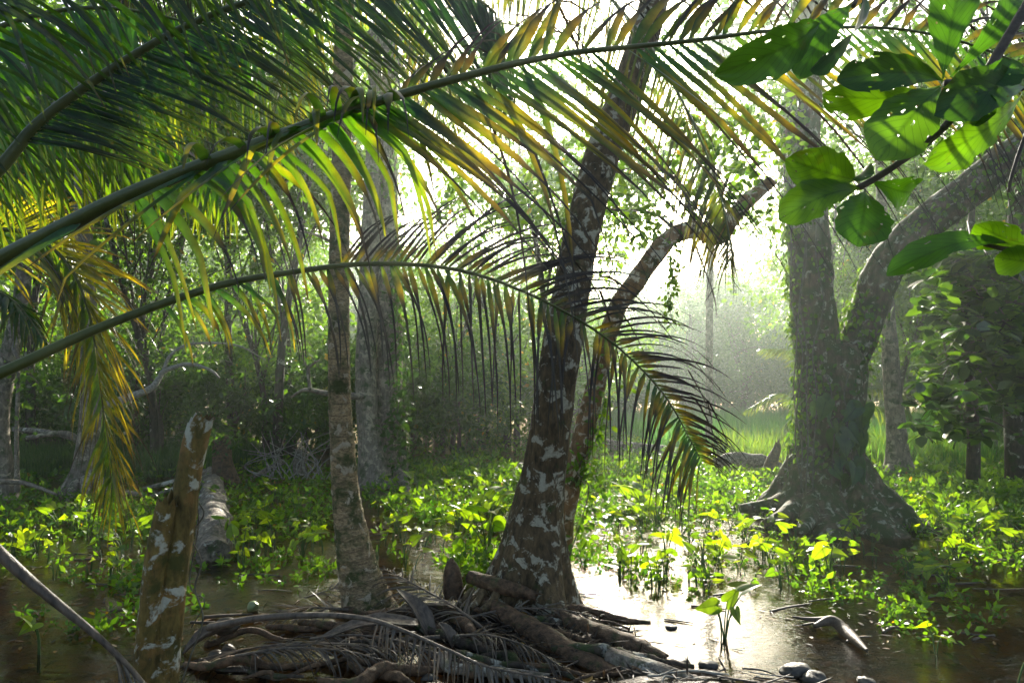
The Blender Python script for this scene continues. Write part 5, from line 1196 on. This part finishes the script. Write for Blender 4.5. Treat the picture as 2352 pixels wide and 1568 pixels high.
# shredded wet litter on the mud bank
b = MB(); N = 5200
X = rg.normal(-.1, .85, N); Y = rg.normal(4.5, .42, N); keep = ground_h(X, Y) > -.02; X, Y = X[keep], Y[keep]; N = len(X)
d = rdir(N, .25, rg); R = frames(d, nrm(np.array([0, 0, 1]) + rdir(N, 1, rg) * .5))
b.inst(*TS, R, np.stack([X, Y, ground_h(X, Y) + rg.random(N) * .03], -1), np.stack([rg.uniform(.01, .03, N), rg.uniform(.04, .16, N), rg.uniform(.01, .05, N)], -1), lerp(np.array([.010, .008, .006]), np.array([.11, .075, .045]), rg.random((N, 1)) ** 3))
tag(b.build('mud_litter', M_litter), 'shredded wet palm litter on the mud bank', 'leaf litter', kind='stuff')

# ------------------------------------------------------------------ mist
def haze_box(dens):
    m, nt, out = new_mat('mist')
    v = nd(nt, 'ShaderNodeVolumePrincipled'); v.inputs['Color'].default_value = (.84, .98, .91, 1)  # green tint put into the mist colour for sunlight filtered by leaves
    v.inputs['Density'].default_value = dens; v.inputs['Anisotropy'].default_value = .80
    lk(nt, v.outputs[0], out.inputs['Volume'])
    x, y0, y1, z0, z1 = 75, -10, 80, -1.6, 21
    b = MB(); vs = [(sx * x, y, z) for z in (z0, z1) for (sx, y) in ((-1, y0), (1, y0), (1, y1), (-1, y1))]
    b.add(vs, [[3, 2, 1, 0], [4, 5, 6, 7], [0, 1, 5, 4], [1, 2, 6, 5], [2, 3, 7, 6], [3, 0, 4, 7]])
    tag(b.build('haze', m, smooth=False), 'pale morning mist filling the swamp clearing', 'mist', kind='stuff')
haze_box(.0031)

# ------------------------------------------------------------------ light, sky, camera
sd = nrm(np.array([1400 - 1176, F, HOR - 210]))
elev = math.asin(sd[2]); az = math.atan2(sd[0], sd[1])
w = bpy.data.worlds.new('World'); scene.world = w; w.use_nodes = True
nt = w.node_tree; bgn = nt.nodes['Background']
sky = nt.nodes.new('ShaderNodeTexSky'); sky.sky_type = 'NISHITA'; sky.sun_disc = False
sky.sun_elevation = elev; sky.sun_rotation = az; sky.dust_density = 4.0; sky.air_density = 1.0; sky.ozone_density = 1.0
nt.links.new(sky.outputs[0], bgn.inputs[0]); bgn.inputs[1].default_value = 0.072
sun = bpy.data.lights.new('sun', 'SUN'); sun.energy = 5.0; sun.angle = math.radians(0.6); sun.color = (1.0, .93, .80)
so_ = bpy.data.objects.new('sun', sun); COL.objects.link(so_)
from mathutils import Vector
so_.rotation_euler = Vector(tuple(sd)).to_track_quat('Z', 'Y').to_euler()
so_.location = (5, 30, 25)
cam = bpy.data.cameras.new('camera'); cam.lens = 24; cam.sensor_width = 36; cam.shift_y = (HOR - 784) / 2352
cam.clip_end = 500; cam.clip_start = .05
co = bpy.data.objects.new('camera', cam); COL.objects.link(co); co.location = (0, 0, CAMZ); co.rotation_euler = (PI / 2, 0, 0)
scene.camera = co
scene.view_settings.view_transform = 'Standard'; scene.view_settings.look = 'None'
scene.view_settings.exposure = 1.95; scene.view_settings.gamma = 1.0
cy = scene.cycles
cy.max_bounces = 7; cy.diffuse_bounces = 3; cy.glossy_bounces = 3; cy.transmission_bounces = 5; cy.transparent_max_bounces = 8; cy.volume_bounces = 0
cy.use_denoising = True
cy.sample_clamp_indirect = 6.0
